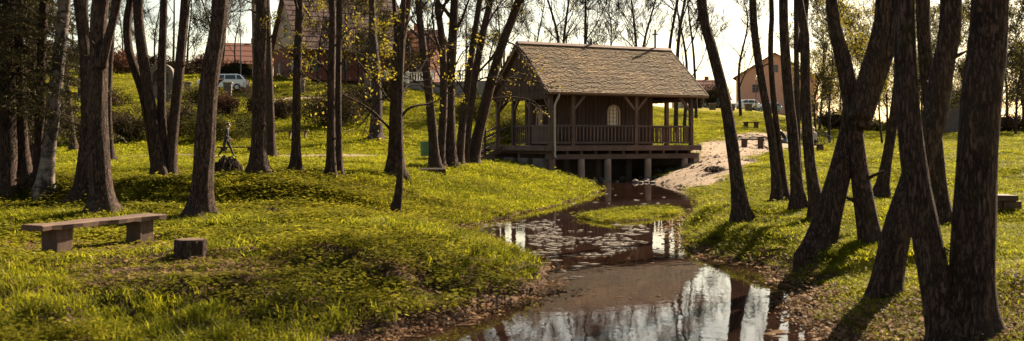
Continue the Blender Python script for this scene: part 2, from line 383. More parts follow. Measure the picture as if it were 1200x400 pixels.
# ------------------------------------------------------------------ mesh building
class MB:
    def __init__(s): s.v = []; s.f = []; s.tone = []
    def add(s, vs, fs):
        o = len(s.v); s.v.extend([tuple(map(float, p)) for p in vs]); s.f.extend([tuple(i + o for i in f) for f in fs]); return s
    def box(s, c, size, rot=None, jit=0):
        hx, hy, hz = size[0] / 2, size[1] / 2, size[2] / 2
        vs = [Vector((x, y, z)) for z in (-hz, hz) for y in (-hy, hy) for x in (-hx, hx)]
        if jit: vs = [v + Vector((random.uniform(-jit, jit), random.uniform(-jit, jit), random.uniform(-jit, jit))) for v in vs]
        if rot is not None: vs = [rot @ v for v in vs]
        c = Vector(c)
        return s.add([v + c for v in vs], [(0, 2, 3, 1), (4, 5, 7, 6), (0, 1, 5, 4), (2, 6, 7, 3), (0, 4, 6, 2), (1, 3, 7, 5)])
    def beam(s, a, b, w, h, up=(0, 0, 1)):
        a, b = Vector(a), Vector(b); d = (b - a); L = d.length; d.normalize()
        u = Vector(up); sd = d.cross(u)
        if sd.length < 1e-4: sd = d.cross(Vector((1, 0, 0)))
        sd.normalize(); u = sd.cross(d)
        vs = [p + sd * x * w / 2 + u * z * h / 2 for p in (a, b) for x, z in ((-1, -1), (1, -1), (1, 1), (-1, 1))]
        return s.add(vs, [(3, 2, 1, 0), (4, 5, 6, 7), (0, 1, 5, 4), (1, 2, 6, 5), (2, 3, 7, 6), (3, 0, 4, 7)])
    def tube(s, pts, rad, n=6, cap=True, bump=None):
        P = np.asarray(pts, float); k = len(P); rad = np.broadcast_to(np.asarray(rad, float), (k,))
        T = np.gradient(P, axis=0); T /= (np.linalg.norm(T, axis=1, keepdims=True) + 1e-9)
        ref = np.array([0, 1., 0]) if abs(T[0][1]) < .9 else np.array([1., 0, 0])
        U = np.cross(T, ref); bad = np.linalg.norm(U, axis=1) < 1e-3
        U[bad] = np.array([1., 0, 0]); U /= np.linalg.norm(U, axis=1, keepdims=True); W = np.cross(T, U)
        a = np.arange(n) * 2 * np.pi / n
        rr = rad[:, None] * np.ones(n)[None] if bump is None else rad[:, None] * bump(a, P)
        V = P[:, None] + rr[..., None] * (np.cos(a)[None, :, None] * U[:, None] + np.sin(a)[None, :, None] * W[:, None])
        o = len(s.v); s.v.extend(map(tuple, V.reshape(-1, 3).tolist()))
        for i in range(k - 1):
            b0 = o + i * n; b1 = b0 + n
            for j in range(n):
                j2 = (j + 1) % n; s.f.append((b0 + j, b0 + j2, b1 + j2, b1 + j))
        if cap:
            s.f.append(tuple(o + j for j in range(n))[::-1]); s.f.append(tuple(o + (k - 1) * n + j for j in range(n)))
        return s
    def prism(s, poly, axis, a, b):
        """extrude a 2-D outline along axis ('x': outline is y,z; 'y': x,z; 'z': x,y)"""
        n = len(poly)
        def mk(p, t): return (t, p[0], p[1]) if axis == 'x' else (p[0], t, p[1]) if axis == 'y' else (p[0], p[1], t)
        vs = [mk(p, a) for p in poly] + [mk(p, b) for p in poly]
        fs = [tuple(range(n))[::-1], tuple(range(n, 2 * n))] + [(i, (i + 1) % n, n + (i + 1) % n, n + i) for i in range(n)]
        return s.add(vs, fs)
    def build(s, name, m, parent=None, smooth=False, kind=None, fix=True):
        me = bpy.data.meshes.new(name)
        me.from_pydata(s.v, [], s.f)
        if fix and len(s.f) < 30000:
            bm = bmesh.new(); bm.from_mesh(me); bmesh.ops.recalc_face_normals(bm, faces=bm.faces); bm.to_mesh(me); bm.free()
        if smooth: me.polygons.foreach_set('use_smooth', [True] * len(me.polygons))
        me.materials.append(m); me.update()
        return link(name, me, parent, kind)

def link(name, me, parent=None, kind=None):
    o = bpy.data.objects.new(name, me); COL.objects.link(o)
    if parent is not None: o.parent = parent
    if kind: o['kind'] = kind
    return o
def empty(name, loc, rz=0, label=None, cat=None, group=None):
    o = bpy.data.objects.new(name, None); COL.objects.link(o); o.location = loc; o.rotation_euler = (0, 0, rz); o.empty_display_size = .2; o['kind'] = 'thing'
    return tag(o, label, cat, group)
def tag(o, label=None, cat=None, group=None, kind=None):
    if label: o['label'] = label
    if cat: o['category'] = cat
    if group: o['group'] = group
    if kind: o['kind'] = kind
    return o
def copy_tree(o, parent=None):
    c = o.copy(); COL.objects.link(c); c.parent = parent
    for ch in o.children: copy_tree(ch, c)
    return c
def np_mesh(name, V, Fq, m, parent=None, kind=None, smooth=False):
    me = bpy.data.meshes.new(name); V = np.asarray(V, np.float32); Fq = np.asarray(Fq, np.int32); k = Fq.shape[1]
    me.vertices.add(len(V)); me.vertices.foreach_set('co', V.ravel())
    me.loops.add(Fq.size); me.loops.foreach_set('vertex_index', Fq.ravel())
    me.polygons.add(len(Fq)); me.polygons.foreach_set('loop_start', np.arange(len(Fq), dtype=np.int32) * k)
    me.polygons.foreach_set('use_smooth', np.full(len(Fq), smooth)); me.materials.append(m)
    me.update(calc_edges=True); me.validate()
    return link(name, me, parent, kind)
def bevel(o, w=.01, seg=2):
    md = o.modifiers.new('bevel', 'BEVEL'); md.width = w; md.segments = seg; md.limit_method = 'ANGLE'; return o
# ------------------------------------------------------------------ the setting: ground, stream, paths
SANDP = [(PX(p, d), d) for p, d in ((757, 44.5), (766, 40.5), (796, 36.8), (834, 35.2), (862, 38.5), (886, 46), (908, 54), (940, 59), (985, 66), (985, 70),
                                    (925, 71), (915, 77), (960, 92), (945, 93), (895, 79), (858, 70), (836, 63), (819, 57), (811, 51), (797, 48))]
PATHL = [(PX(p, d), d) for p, d in ((-150, 44), (0, 48), (60, 50.5), (150, 51.5), (230, 52.5), (300, 53), (400, 53.4), (500, 53), (560, 51), (590, 50.5))]
PATHH = [(PX(p, d), d) for p, d in ((335, 84), (380, 84), (430, 88), (470, 92))]

rows = np.concatenate([np.linspace(-25, 3.5, 14)[:-1], 3.5 * np.exp(np.arange(0, 560) * np.log(600 / 3.5) / 559)])
us = np.concatenate([-1.9 + .1 * np.arange(0, 9), np.linspace(-.98, -.56, 14)[:-1], np.linspace(-.56, .56, 300), np.linspace(.56, .98, 14)[1:], 1.1 + .1 * np.arange(0, 9)])
DD, UU = np.meshgrid(rows, us, indexing='ij')
XX = UU * np.maximum(DD, 8.0); ZZ = G(XX.ravel(), DD.ravel()).reshape(XX.shape)
nr, nc = XX.shape
V = np.stack([XX, DD, ZZ], -1).reshape(-1, 3)
idx = np.arange(nr * nc).reshape(nr, nc)
Fq = np.stack([idx[:-1, :-1], idx[:-1, 1:], idx[1:, 1:], idx[1:, :-1]], -1).reshape(-1, 4)
ground = np_mesh('ground', V, Fq, M_GROUND, kind='structure', smooth=True)
gx, gy = V[:, 0], V[:, 1]

def soil_at(x, y):
    s, si = shore(x, y); px = 600 + F * x / np.maximum(y, 5)
    so = 1 - sstep(.0, .35, np.minimum(s, np.maximum(si, 0) + .0 * s + np.where(s < 0, 0, 9)))
    right = sstep(.02, .05, x / np.maximum(y, 5) - .2)
    so = np.maximum(so, right * (1 - sstep(9, 12, y)) * (1 - sstep(1.2, 2.6, s)) * .85)
    so = np.maximum(so, right * (1 - sstep(15, 20, y)) * (1 - sstep(.2, .5, s)) * .8)
    so = np.maximum(so, (1 - sstep(.1, .4, s)) * (y < 20) * .6)
    so = np.maximum(so, .7 * sstep(.55, .7, vnoise(x * 1.4, y * 1.4, 21) * .35 + vnoise(x * 4, y * 4, 22) * .65) * (1 - sstep(14, 22, y)) * (x < 1))
    so = np.maximum(so, .8 * (1 - sstep(.5, 2.6, line_dist(x, y, PATHL) + 1.5 * vnoise(x * .6, y * .6, 23))))
    so = np.maximum(so, .75 * (1 - sstep(13, 21, y)) * (px < 720) * (s > 0))          # thatch and earth between the clumps
    so = np.where(si < -.1, .2, so)
    return so
def sand_at(x, y):
    a = 1 - sstep(-1.0, .7, poly_sdf(x, y, SANDP) + 1.6 * (vnoise(x * .8, y * .8, 31) - .5))
    b = 1 - sstep(.9, 2.0, line_dist(x, y, PATHL) + .9 * (vnoise(x * .9, y * .9, 32) - .3))
    c = 1 - sstep(.5, 1.3, line_dist(x, y, PATHH) + .5 * (vnoise(x, y, 33) - .5))
    return np.maximum(np.maximum(a, b * .8), c)
for nm, fn in (('soil', soil_at), ('sand', sand_at)):
    at = ground.data.attributes.new(nm, 'FLOAT', 'POINT'); at.data.foreach_set('value', fn(gx, gy).astype(np.float32))

wv = []; ws = np.linspace(-20, 56, 40)
MB().add([(-6, -24, 0), (12, -24, 0), (12, 56, 0), (-6, 56, 0)], [(0, 1, 2, 3)]).build('stream_water', M_WATER, kind='structure')

def sheet(name, poly, m, off, cell, kind='structure'):
    poly = [Vector(p) for p in poly]; pts = []
    for a, b in zip(poly, poly[1:] + poly[:1]):
        n = max(1, int((b - a).length / cell))
        for i in range(n):
            p = a + (b - a) * i / n
            e = (b - a).normalized(); nn = Vector((-e.y, e.x))
            pts.append(p + nn * (float(vnoise(np.array([p.x * 1.3]), np.array([p.y * 1.3]), 41)[0]) - .5) * .5)
    nb = len(pts); xs = [p.x for p in pts]; ys = [p.y for p in pts]
    gxx, gyy = np.meshgrid(np.arange(min(xs), max(xs), cell), np.arange(min(ys), max(ys), cell))
    inn = poly_sdf(gxx.ravel(), gyy.ravel(), [tuple(p) for p in pts]) < -cell * .5
    allp = pts + [Vector((a, b)) for a, b in zip(gxx.ravel()[inn], gyy.ravel()[inn])]
    vo, _, fo, *_ = delaunay_2d_cdt(allp, [(i, (i + 1) % nb) for i in range(nb)], [], 1, 1e-4)
    A = np.array([tuple(v) for v in vo]); z = G(A[:, 0], A[:, 1]) + off
    mb = MB(); mb.add([(a, b, c) for (a, b), c in zip(A, z)], fo); return mb.build(name, m, kind=kind, smooth=True)
def ribbon(pts, w):
    L = []; Rr = []
    for i, p in enumerate(pts):
        a = Vector(pts[max(0, i - 1)]); b = Vector(pts[min(len(pts) - 1, i + 1)]); e = (b - a).normalized(); n = Vector((-e.y, e.x))
        L.append(Vector(p) + n * w); Rr.append(Vector(p) - n * w)
    return [tuple(p) for p in L + Rr[::-1]]
sheet('sandy_path', [(x, y) for x, y in SANDP if y < 44.4 or True], M_SAND, .035, .45)
sheet('foot_path', ribbon(PATHL, 1.0), M_SAND, .04, .5)
sheet('hill_path', ribbon(PATHH, .8), M_SAND, .05, .7)

# ------------------------------------------------------------------ the wooden chapel over the stream
CA = R(26.6); C0 = (1.65, 44.0, 0.0)
chapel = empty('wooden_chapel', C0, CA, 'dark wooden chapel with shingle roof and railed veranda standing over the stream', 'chapel')
def part(name, mb, m, parent=chapel, **k): return mb.build(name, m, parent, **k)
Lx, Ly = 7.4, 5.2; ZD = 1.53; ZR = 6.18; ZE = 3.86; OX0, OX1, OY = -.27, .66, .36
# floor planks, joists, fascia and the carrying beams
for i in range(20):
    y0 = -.16 + i * .272
    part('floor_plank', MB().box((3.72, y0 + .13, ZD - .03), (8.0, .262, .05)), M_DECK)
part('fascia_beam', MB().box((3.72, -.23, ZD - .105), (8.16, .1, .23)), M_WOODX)
part('fascia_beam', MB().box((3.72, 5.36, ZD - .105), (8.16, .1, .23)), M_WOODX)
part('fascia_beam', MB().box((-.33, 2.56, ZD - .105), (.09, 5.48, .228)), M_WOODX)
part('fascia_beam', MB().box((7.77, 2.56, ZD - .105), (.09, 5.48, .228)), M_WOODX)
for i in range(11):
    part('joist', MB().box((.1 + i * .72, 2.56, 1.235), (.12, 5.2, .15)), M_WOOD)
for yy in (-.08, 2.5, 5.1):
    part('carrying_beam', MB().box((3.7, yy, 1.05), (7.9, .2, .215)), M_WOODX)
def pillar(x, y, r=.155, m=M_CONCP, z0=-.3):
    a = np.linspace(0, 1, 6); part('pillar', MB().tube([(x, y, z0 + (.945 - z0) * t) for t in a], [r * (1.06 - .1 * t) for t in a], 14), m, smooth=True)
for x in (1.485, 2.838, 4.963, 6.98): pillar(x, -.08)
part('pillar', MB().box((.0, -.08, .42), (.26, .24, 1.05)), M_WOOD)
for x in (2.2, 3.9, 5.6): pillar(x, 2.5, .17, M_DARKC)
# abutments, block foundation on the left bank and the wall at the back
for i, y0 in enumerate((.55, 2.0, 3.45, 4.75)):
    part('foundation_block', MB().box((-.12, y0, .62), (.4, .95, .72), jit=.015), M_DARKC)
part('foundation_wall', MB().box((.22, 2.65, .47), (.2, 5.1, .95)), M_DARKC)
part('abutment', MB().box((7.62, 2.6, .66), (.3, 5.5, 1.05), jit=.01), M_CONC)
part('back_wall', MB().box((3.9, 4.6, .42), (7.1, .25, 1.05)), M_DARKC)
# posts
PXS = (0, 1.1, 4.366, 7.4); PYS = (1.816, 3.51, 5.2)
posts = [(x, 0) for x in PXS] + [(0, y) for y in PYS] + [(7.4, y) for y in (1.93, 3.55, 5.2)] + [(2.6, 5.2), (5.0, 5.2)]
for x, y in posts:
    bevel(part('post', MB().box((x, y, (ZD + 3.72) / 2 - .02), (.17, .17, 3.72 - ZD + .03)), M_WOOD), .012)
for a, b in (((-.3, 0), (7.95, 0)), ((-.3, 5.2), (7.95, 5.2))):
    part('wall_plate', MB().beam((a[0], a[1], 3.80), (b[0], b[1], 3.80), .18, .17), M_WOODX)
for x in (0, 7.4): part('tie_beam', MB().box((x, 2.6, 3.64), (.15, 5.02, .16)), M_WOOD)
def brace(p, dx, dy, l=.62):
    x, y = p; part('brace', MB().beam((x + dx * .04, y + dy * .04, 3.72 - l), (x + dx * l, y + dy * l, 3.74), .10, .11), M_DECK)
for p, ds in (((0, 0), [(0, 1)]), ((1.1, 0), [(1, 0)]), ((4.366, 0), [(1, 0), (-1, 0)]), ((7.4, 0), [(-1, 0), (0, 1)]), ((0, 1.816), [(0, 1)]), ((0, 3.51), [(0, -1)]),
              ((0, 5.2), [(0, -1), (1, 0)]), ((7.4, 5.2), [(-1, 0), (0, -1)]), ((5.0, 5.2), [(1, 0), (-1, 0)])):
    for dx, dy in ds: brace(p, dx, dy)
# railings
balm = None
def railing(a, b, solid=False):
    global balm
    a = Vector((*a, 0)); b = Vector((*b, 0)); e = (b - a).normalized(); L = (b - a).length
    a2 = a + e * .088; b2 = b - e * .088
    part('handrail', MB().beam(a2 + Vector((0, 0, 2.40)), b2 + Vector((0, 0, 2.40)), .11, .07), M_DECK)
    part('bottom_rail', MB().beam(a2 + Vector((0, 0, 1.66)), b2 + Vector((0, 0, 1.66)), .08, .08), M_WOODX)
    st = .142 if solid else .185; n = max(2, int(round((L - .18) / st)))
    if balm is None:
        o = part('baluster', MB().box((0, 0, 2.033), (.06, .045, .66)), M_WOOD); balm = o.data; bpy.data.objects.remove(o)
    for i in range(n):
        p = a2 + (b2 - a2) * ((i + .5) / n)
        o = link('baluster', balm, chapel); o.location = (p.x, p.y, 0); o.rotation_euler = (0, 0, math.atan2(e.y, e.x))
        if solid: o.scale = (2.1, .7, 1)
        elif True: o.rotation_euler[2] += random.uniform(-.06, .06)
for a, b, s in (((0, 0), (1.1, 0), 0), ((1.1, 0), (4.366, 0), 0), ((4.366, 0), (7.4, 0), 0), ((0, 0), (0, 1.816), 1), ((0, 1.816), (0, 3.51), 0),
                ((7.4, 0), (7.4, 1.93), 0), ((7.4, 1.93), (7.4, 3.55), 0), ((7.4, 3.55), (7.4, 5.2), 0)):
    railing(a, b, bool(s))
# the room: walls of upright boards with covering strips
RX0, RX1, RY0, RY1 = 1.0, 6.1, 1.2, 4.3
def board_wall(a, b, z0, z1, out, hole=None):
    a = Vector(a); b = Vector(b); e = (b - a).normalized(); L = (b - a).length; n = int(L / .21); w = L / n; mb = MB(); o = Vector(out)
    for i in range(n):
        c = a + e * (i + .5) * w; spans = [(z0, z1)]
        if hole and abs((i + .5) * w - hole[0]) < hole[1]: spans = [(z0, hole[2]), (hole[3], z1)]
        rot = Matrix.Rotation(math.atan2(e.y, e.x), 3, 'Z')
        for s0, s1 in spans:
            mb.box((c.x, c.y, (s0 + s1) / 2), (w - .012, .03 + .008 * (i % 2), s1 - s0), rot)
            q = a + e * (i + 1) * w + o * .026
            if i < n - 1: mb.box((q.x, q.y, (s0 + s1) / 2), (.045, .022, s1 - s0), rot)
    return mb
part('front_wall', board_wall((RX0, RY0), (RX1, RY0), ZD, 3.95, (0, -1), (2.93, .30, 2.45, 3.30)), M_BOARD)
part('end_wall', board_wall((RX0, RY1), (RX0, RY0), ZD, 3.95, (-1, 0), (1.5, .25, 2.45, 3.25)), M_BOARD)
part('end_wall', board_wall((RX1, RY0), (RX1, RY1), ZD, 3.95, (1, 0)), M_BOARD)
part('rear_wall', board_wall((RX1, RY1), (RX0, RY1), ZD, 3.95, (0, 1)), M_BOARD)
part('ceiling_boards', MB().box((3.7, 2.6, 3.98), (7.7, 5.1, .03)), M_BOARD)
def arched_window(c, e, out, w, z0, z1):
    c = Vector((*c, 0)); e = Vector((*e, 0)); o = Vector((*out, 0)); r = w / 2; zs = z1 - r
    def ring(rad, off, ext=0):
        pts = [c + e * -rad + Vector((0, 0, z0 - ext)) + o * off]
        for k in range(13):
            t = math.pi - k * math.pi / 12; pts.append(c + e * (rad * math.cos(t)) + Vector((0, 0, zs + rad * math.sin(t))) + o * off)
        pts.append(c + e * rad + Vector((0, 0, z0 - ext)) + o * off); return pts
    win = None
    a, b, a2, b2 = ring(r + .07, .055, .06), ring(r, .055), ring(r + .07, -.02, .06), ring(r, -.02); mb = MB(); n = len(a)
    mb.add(a + b + a2 + b2, [(i, i + 1, n + i + 1, n + i) for i in range(n - 1)] + [(i, i + 1, 2*n + i + 1, 2*n + i) for i in range(n - 1)] + [(n + i, n + i + 1, 3*n + i + 1, 3*n + i) for i in range(n - 1)] + [(0, n, 3*n, 2*n), (n-1, 2*n-1, 4*n-1, 3*n-1)])
    mb.beam(c - e * (r + .06) + Vector((0, 0, z0 - .03)) + o * .04, c + e * (r + .06) + Vector((0, 0, z0 - .03)) + o * .04, .1, .06)
    win = part('window_frame', mb, M_OCHRE)
    g = ring(r, .0); g2 = ring(r, -.015); part('pane', MB().add(g + g2, [tuple(range(n)), tuple(range(2*n-1, n-1, -1))] + [(i, i + 1, n + i + 1, n + i) for i in range(n - 1)] + [(n-1, 0, n, 2*n-1)]), M_PANE, win)
    for k in (-.33, 0, .33):
        zt = zs + math.sqrt(r * r - (k * w) ** 2); part('glazing_bar', MB().beam(c + e * k * w + o * .014 + Vector((0, 0, z0)), c + e * k * w + o * .014 + Vector((0, 0, zt)), .03, .03), M_OCHRE, win)
    for q in (.2, .4, .6, .8):
        z = z0 + (z1 - z0) * q; hw = r if z < zs else math.sqrt(max(.01, r * r - (z - zs) ** 2))
        part('glazing_bar', MB().beam(c - e * hw + o * .016 + Vector((0, 0, z)), c + e * hw + o * .016 + Vector((0, 0, z)), .026, .03), M_OCHRE, win)
arched_window((3.93, 1.2), (1, 0), (0, -1), .56, 2.45, 3.32)
arched_window((1.0, 2.8), (0, -1), (-1, 0), .46, 2.45, 3.27)
# gables of upright boards, barge boards, roof
def gable(x, out):
    mb = MB(); n = 26; w = (Ly + .5) / n
    for i in range(n):
        y0 = -.25 + i * w; y1 = y0 + w - .012
        def top(y): return ZR - .16 - abs(y - 2.6) * (ZR - ZE) / (2.6 + OY)
        zb = 3.60 - .05 * ((i % 2) == 0)
        if min(top(y0), top(y1)) < zb + .03: continue
        t = .03 + .008 * (i % 2); x0, x1 = x + out * .08, x + out * (.08 + t)
        po = [(y0, zb), (y1, zb), (y1, top(y1))] + ([(2.6, top(2.6))] if y0 < 2.6 < y1 else []) + [(y0, top(y0))]
        mb.prism(po, 'x', x0, x1)
    part('gable_boards', mb, M_BOARD)
gable(0, -1); gable(7.4, 1)
def ry(y): return ZR - abs(y - 2.6) * (ZR - ZE) / (2.6 + OY)
roof = part('roof', MB().add([(x, y, z) for x in (OX0, Lx + OX1) for y, z in ((-OY, ZE - .06), (2.6, ZR - .06), (Ly + OY, ZE - .06), (Ly + OY, ZE - .13), (2.6, ZR - .13), (-OY, ZE - .13))],
    [(0, 1, 7, 6), (1, 2, 8, 7), (2, 3, 9, 8), (3, 4, 10, 9), (4, 5, 11, 10), (5, 0, 6, 11), (0, 5, 4, 1), (1, 4, 3, 2), (6, 7, 10, 11), (7, 8, 9, 10)]), M_WOODX)
for x in (OX0 - .02, Lx + OX1 + .02):
    for s in (-1, 1):
        e = -OY - .02 if s < 0 else Ly + OY + .02
        part('barge_board', MB().beam((x, e, ry(e) - .09), (x, 2.6, ZR - .09), .035, .2, (0, 0, 1)), M_WOOD, roof)
def shingles(side):
    Ls = math.hypot(2.6 + OY, ZR - ZE); vs = []; tones = []; fs = []; slope = math.atan2(ZR - ZE, 2.6 + OY)
    nrow = 38; exp = Ls / nrow
    for r in range(nrow):
        x = OX0 - .04 - random.uniform(0, .1); sag = .012 * math.sin(r * 1.7)
        while x < Lx + OX1 + .03:
            w = random.uniform(.06, .13); x1 = min(x + w, Lx + OX1 + .05)
            l0 = r * exp - random.uniform(.0, .035); l1 = l0 + exp * 1.6; t = random.uniform(.022, .042); lift = .012 + sag * .3
            def P(xx, l, h):
                yy = -OY + l * math.cos(slope) - h * math.sin(slope); zz = ZE + l * math.sin(slope) + h * math.cos(slope)
                return (xx, yy if side < 0 else Ly - yy, zz - .05)
            l1 = min(l1, Ls); o = len(vs)
            vs += [P(x, l0, lift + .015), P(x1 - .008, l0, lift + .015), P(x1 - .008, l0, lift + .015 + t), P(x, l0, lift + .015 + t), P(x, l1, lift - .01 + t * .4), P(x1 - .008, l1, lift - .01 + t * .4)]
            fs += [(o, o + 1, o + 2, o + 3), (o + 3, o + 2, o + 5, o + 4), (o, o + 3, o + 4), (o + 1, o + 5, o + 2)]
            tn = min(1, max(0, random.gauss(.5, .22))); tones += [tn] * 6; x = x1
    mb = MB(); mb.v = vs; mb.f = fs; ob = mb.build('shingles', M_SHINGLE, roof, kind='stuff', fix=False)
    at = ob.data.attributes.new('tone', 'FLOAT', 'POINT'); at.data.foreach_set('value', tones)
shingles(-1); shingles(1)
for s in (-1, 1):
    part('ridge_board', MB().beam((OX0 - .03, 2.6 + s * .085, ZR - .0), (Lx + OX1 + .03, 2.6 + s * .085, ZR - .0), .2, .03, (0, s * .62, .78)), M_WOODX, roof)
cr = part('cross', MB().beam((7.2, 2.6, ZR), (7.2, 2.6, ZR + .95), .07, .07), M_BLACKM, roof)
part('cross_arm', MB().beam((7.05, 2.6, ZR + .72), (7.35, 2.6, ZR + .72), .065, .06), M_BLACKM, roof)
part('ridge_spike', MB().tube([(3.6, 2.6, ZR), (3.6, 2.6, ZR + .34)], [.06, .05], 8), M_BLACKM, roof)
gut = MB(); prof = [(-.065, .03), (-.055, -.02), (0, -.055), (.055, -.02), (.065, .03), (.05, .03), (.04, -.01), (0, -.035), (-.04, -.01), (-.05, .03)]
part('gutter', gut.prism([(-OY - .09 + a, ZE - .07 + b) for a, b in prof], 'x', OX0, Lx + OX1), M_GUT)
part('downpipe', MB().tube([(.17, -OY - .09, ZE - .1), (.17, -OY - .09, ZE - .2), (.1, -OY + .0, ZE - .42), (.05, -.30, ZE - .6), (.05, -.30, 1.6), (.05, -.30, 1.08), (.1, -.34, 1.0)], .05, 10), M_METAL, smooth=True)
for z in (3.0, 2.1): part('pipe_clip', MB().box((.05, -.27, z), (.13, .1, .035)), M_GUT)
# stairs on the far left, falling away from the veranda
NS = 5
for i in range(NS):
    x = -.5 - i * .3; z = ZD - .155 * (i + 1); part('stair_tread', MB().box((x - .02, 4.55, z), (.32, 1.2, .05)), M_DECK)
for y in (3.9, 5.2):
    part('stair_stringer', MB().beam((-.36, y, ZD - .12), (-1.95, y, ZD - .92), .06, .22), M_WOOD)
    part('stair_handrail', MB().beam((-.06, y, 2.40), (-1.9, y, 1.62), .08, .07), M_DECK)
    part('stair_rail', MB().beam((-.06, y, 2.0), (-1.9, y, 1.2), .05, .06), M_WOODX)
    for t in (.33, .66, 1.0): part('stair_post', MB().box((-.06 - 1.84 * t, y, 1.96 - .9 * t + .1 * (1 - t)), (.08, .08, 1.3 - .16 * t)), M_WOOD)
# dark things standing below the deck and the stones in the stream bed
for i in range(46):
    x = random.uniform(.6, 7.3); y = random.uniform(-.3, 3.2); X = C0[0] + x * math.cos(CA) - y * math.sin(CA); Y = C0[1] + x * math.sin(CA) + y * math.cos(CA)
    if random.random() < .35: X = random.uniform(3.0, 6.2); Y = 43.2 + random.uniform(-.8, .8)
    s = random.uniform(.07, .2); bm = bmesh.new(); bmesh.ops.create_icosphere(bm, subdivisions=1, radius=s)
    for v in bm.verts: v.co *= random.uniform(.75, 1.15); v.co.z *= .65
    me = bpy.data.meshes.new('stone'); bm.to_mesh(me); bm.free(); me.materials.append(M_STONE); o = link('stone', me)
    o.location = (X, Y, max(g1(X, Y), -.02) + s * .25); tag(o, 'rough grey stone lying in the stream bed below the chapel', 'stone', 'stones in the stream bed under the chapel')
# ------------------------------------------------------------------ trees
def smooth_path(P, step):
    P = np.asarray(P, float); out = []
    Q = np.vstack([2 * P[0] - P[1], P, 2 * P[-1] - P[-2]])
    for i in range(1, len(Q) - 2):
        p0, p1, p2, p3 = Q[i - 1], Q[i], Q[i + 1], Q[i + 2]; n = max(2, int(np.linalg.norm((p2 - p1)[:3]) / step))
        for k in range(n):
            t = k / n
            out.append(.5 * (2 * p1 + (p2 - p0) * t + (2 * p0 - 5 * p1 + 4 * p2 - p3) * t * t + (3 * p1 - p0 - 3 * p2 + p3) * t ** 3))
    out.append(Q[-2]); return np.array(out)

def rand_perp(d, rs):
    v = rs.normal(size=3); v -= d * v.dot(d); return v / (np.linalg.norm(v) + 1e-9)

def grow(mb, p, d, L, r, lvl, rs, maxl, tips, up=.10, nch=4, spread=(.5, 1.0), wob=.16, sides=(6, 5, 3, 3), rmin=.0035):
    n = 5 if lvl < 2 else 4; pts = [p]; q = p.copy(); e = d.copy()
    for i in range(n - 1):
        e = e + rand_perp(e, rs) * wob + np.array([0, 0, up]); e /= np.linalg.norm(e); q = q + e * L / (n - 1); pts.append(q)
    pts = np.array(pts); rad = r * (1 - .72 * np.linspace(0, 1, n)); mb.tube(pts, np.maximum(rad, rmin), sides[min(lvl, 3)], cap=False)
    if lvl >= maxl:
        tips.append((pts[-1], e)); tips.append((pts[n // 2], e)); return
    for k in range(nch if lvl < maxl - 1 else nch + 1):
        t = rs.uniform(.25, 1.0); i = min(n - 2, int(t * (n - 1))); f = t * (n - 1) - i
        pp = pts[i] * (1 - f) + pts[i + 1] * f; dd = pts[i + 1] - pts[i]; dd /= np.linalg.norm(dd)
        a = rs.uniform(*spread); nd = dd * math.cos(a) + rand_perp(dd, rs) * math.sin(a); nd /= np.linalg.norm(nd)
        grow(mb, pp, nd, L * rs.uniform(.45, .7), r * (1 - .6 * t) * rs.uniform(.45, .65), lvl + 1, rs, maxl, tips, up, nch, spread, wob, sides, rmin)

def leaf_cloud(pts, rs, n, size, spread, flat=.5):
    """small folded leaves round the given points: (V, quads)"""
    pts = np.asarray(pts); c = pts[rs.integers(0, len(pts), n)] + rs.normal(size=(n, 3)) * spread
    a = rs.normal(size=(n, 3)); a /= np.linalg.norm(a, axis=1, keepdims=True)
    b = np.cross(a, rs.normal(size=(n, 3))); b /= np.linalg.norm(b, axis=1, keepdims=True)
    s = size * rs.uniform(.6, 1.3, (n, 1))
    V = np.stack([c, c + (a + b * .55) * s * .5, c + a * s, c + (a - b * .55) * s * .5], 1).reshape(-1, 3)
    return V, np.arange(n * 4).reshape(-1, 4)

def trunk_bump(rs, amp, kz, root=0):
    ph = rs.uniform(0, 7, 12); fr = np.array([3, 4, 5, 7, 9, 11, 14, 17, 19, 23, 27, 31])
    def f(a, P):
        z = P[:, 2][:, None]; o = np.ones((len(P), len(a)))
        for k in range(12):
            o = o + amp * (1.0 if k < 3 else .8) / (1 + .12 * k) * np.sin(fr[k] * a[None] + ph[k] + 1.1 * np.sin(z * kz * (1 + .2 * k) + ph[k] * 2))
        return o + amp * .8 * np.sin(z * 5.1 + ph[0]) + np.exp(-np.maximum(z, 0) / .16) * (.20 * np.sin(5 * a[None] + ph[1]) + .12 * np.sin(3 * a[None] + ph[2])) * root
    return f

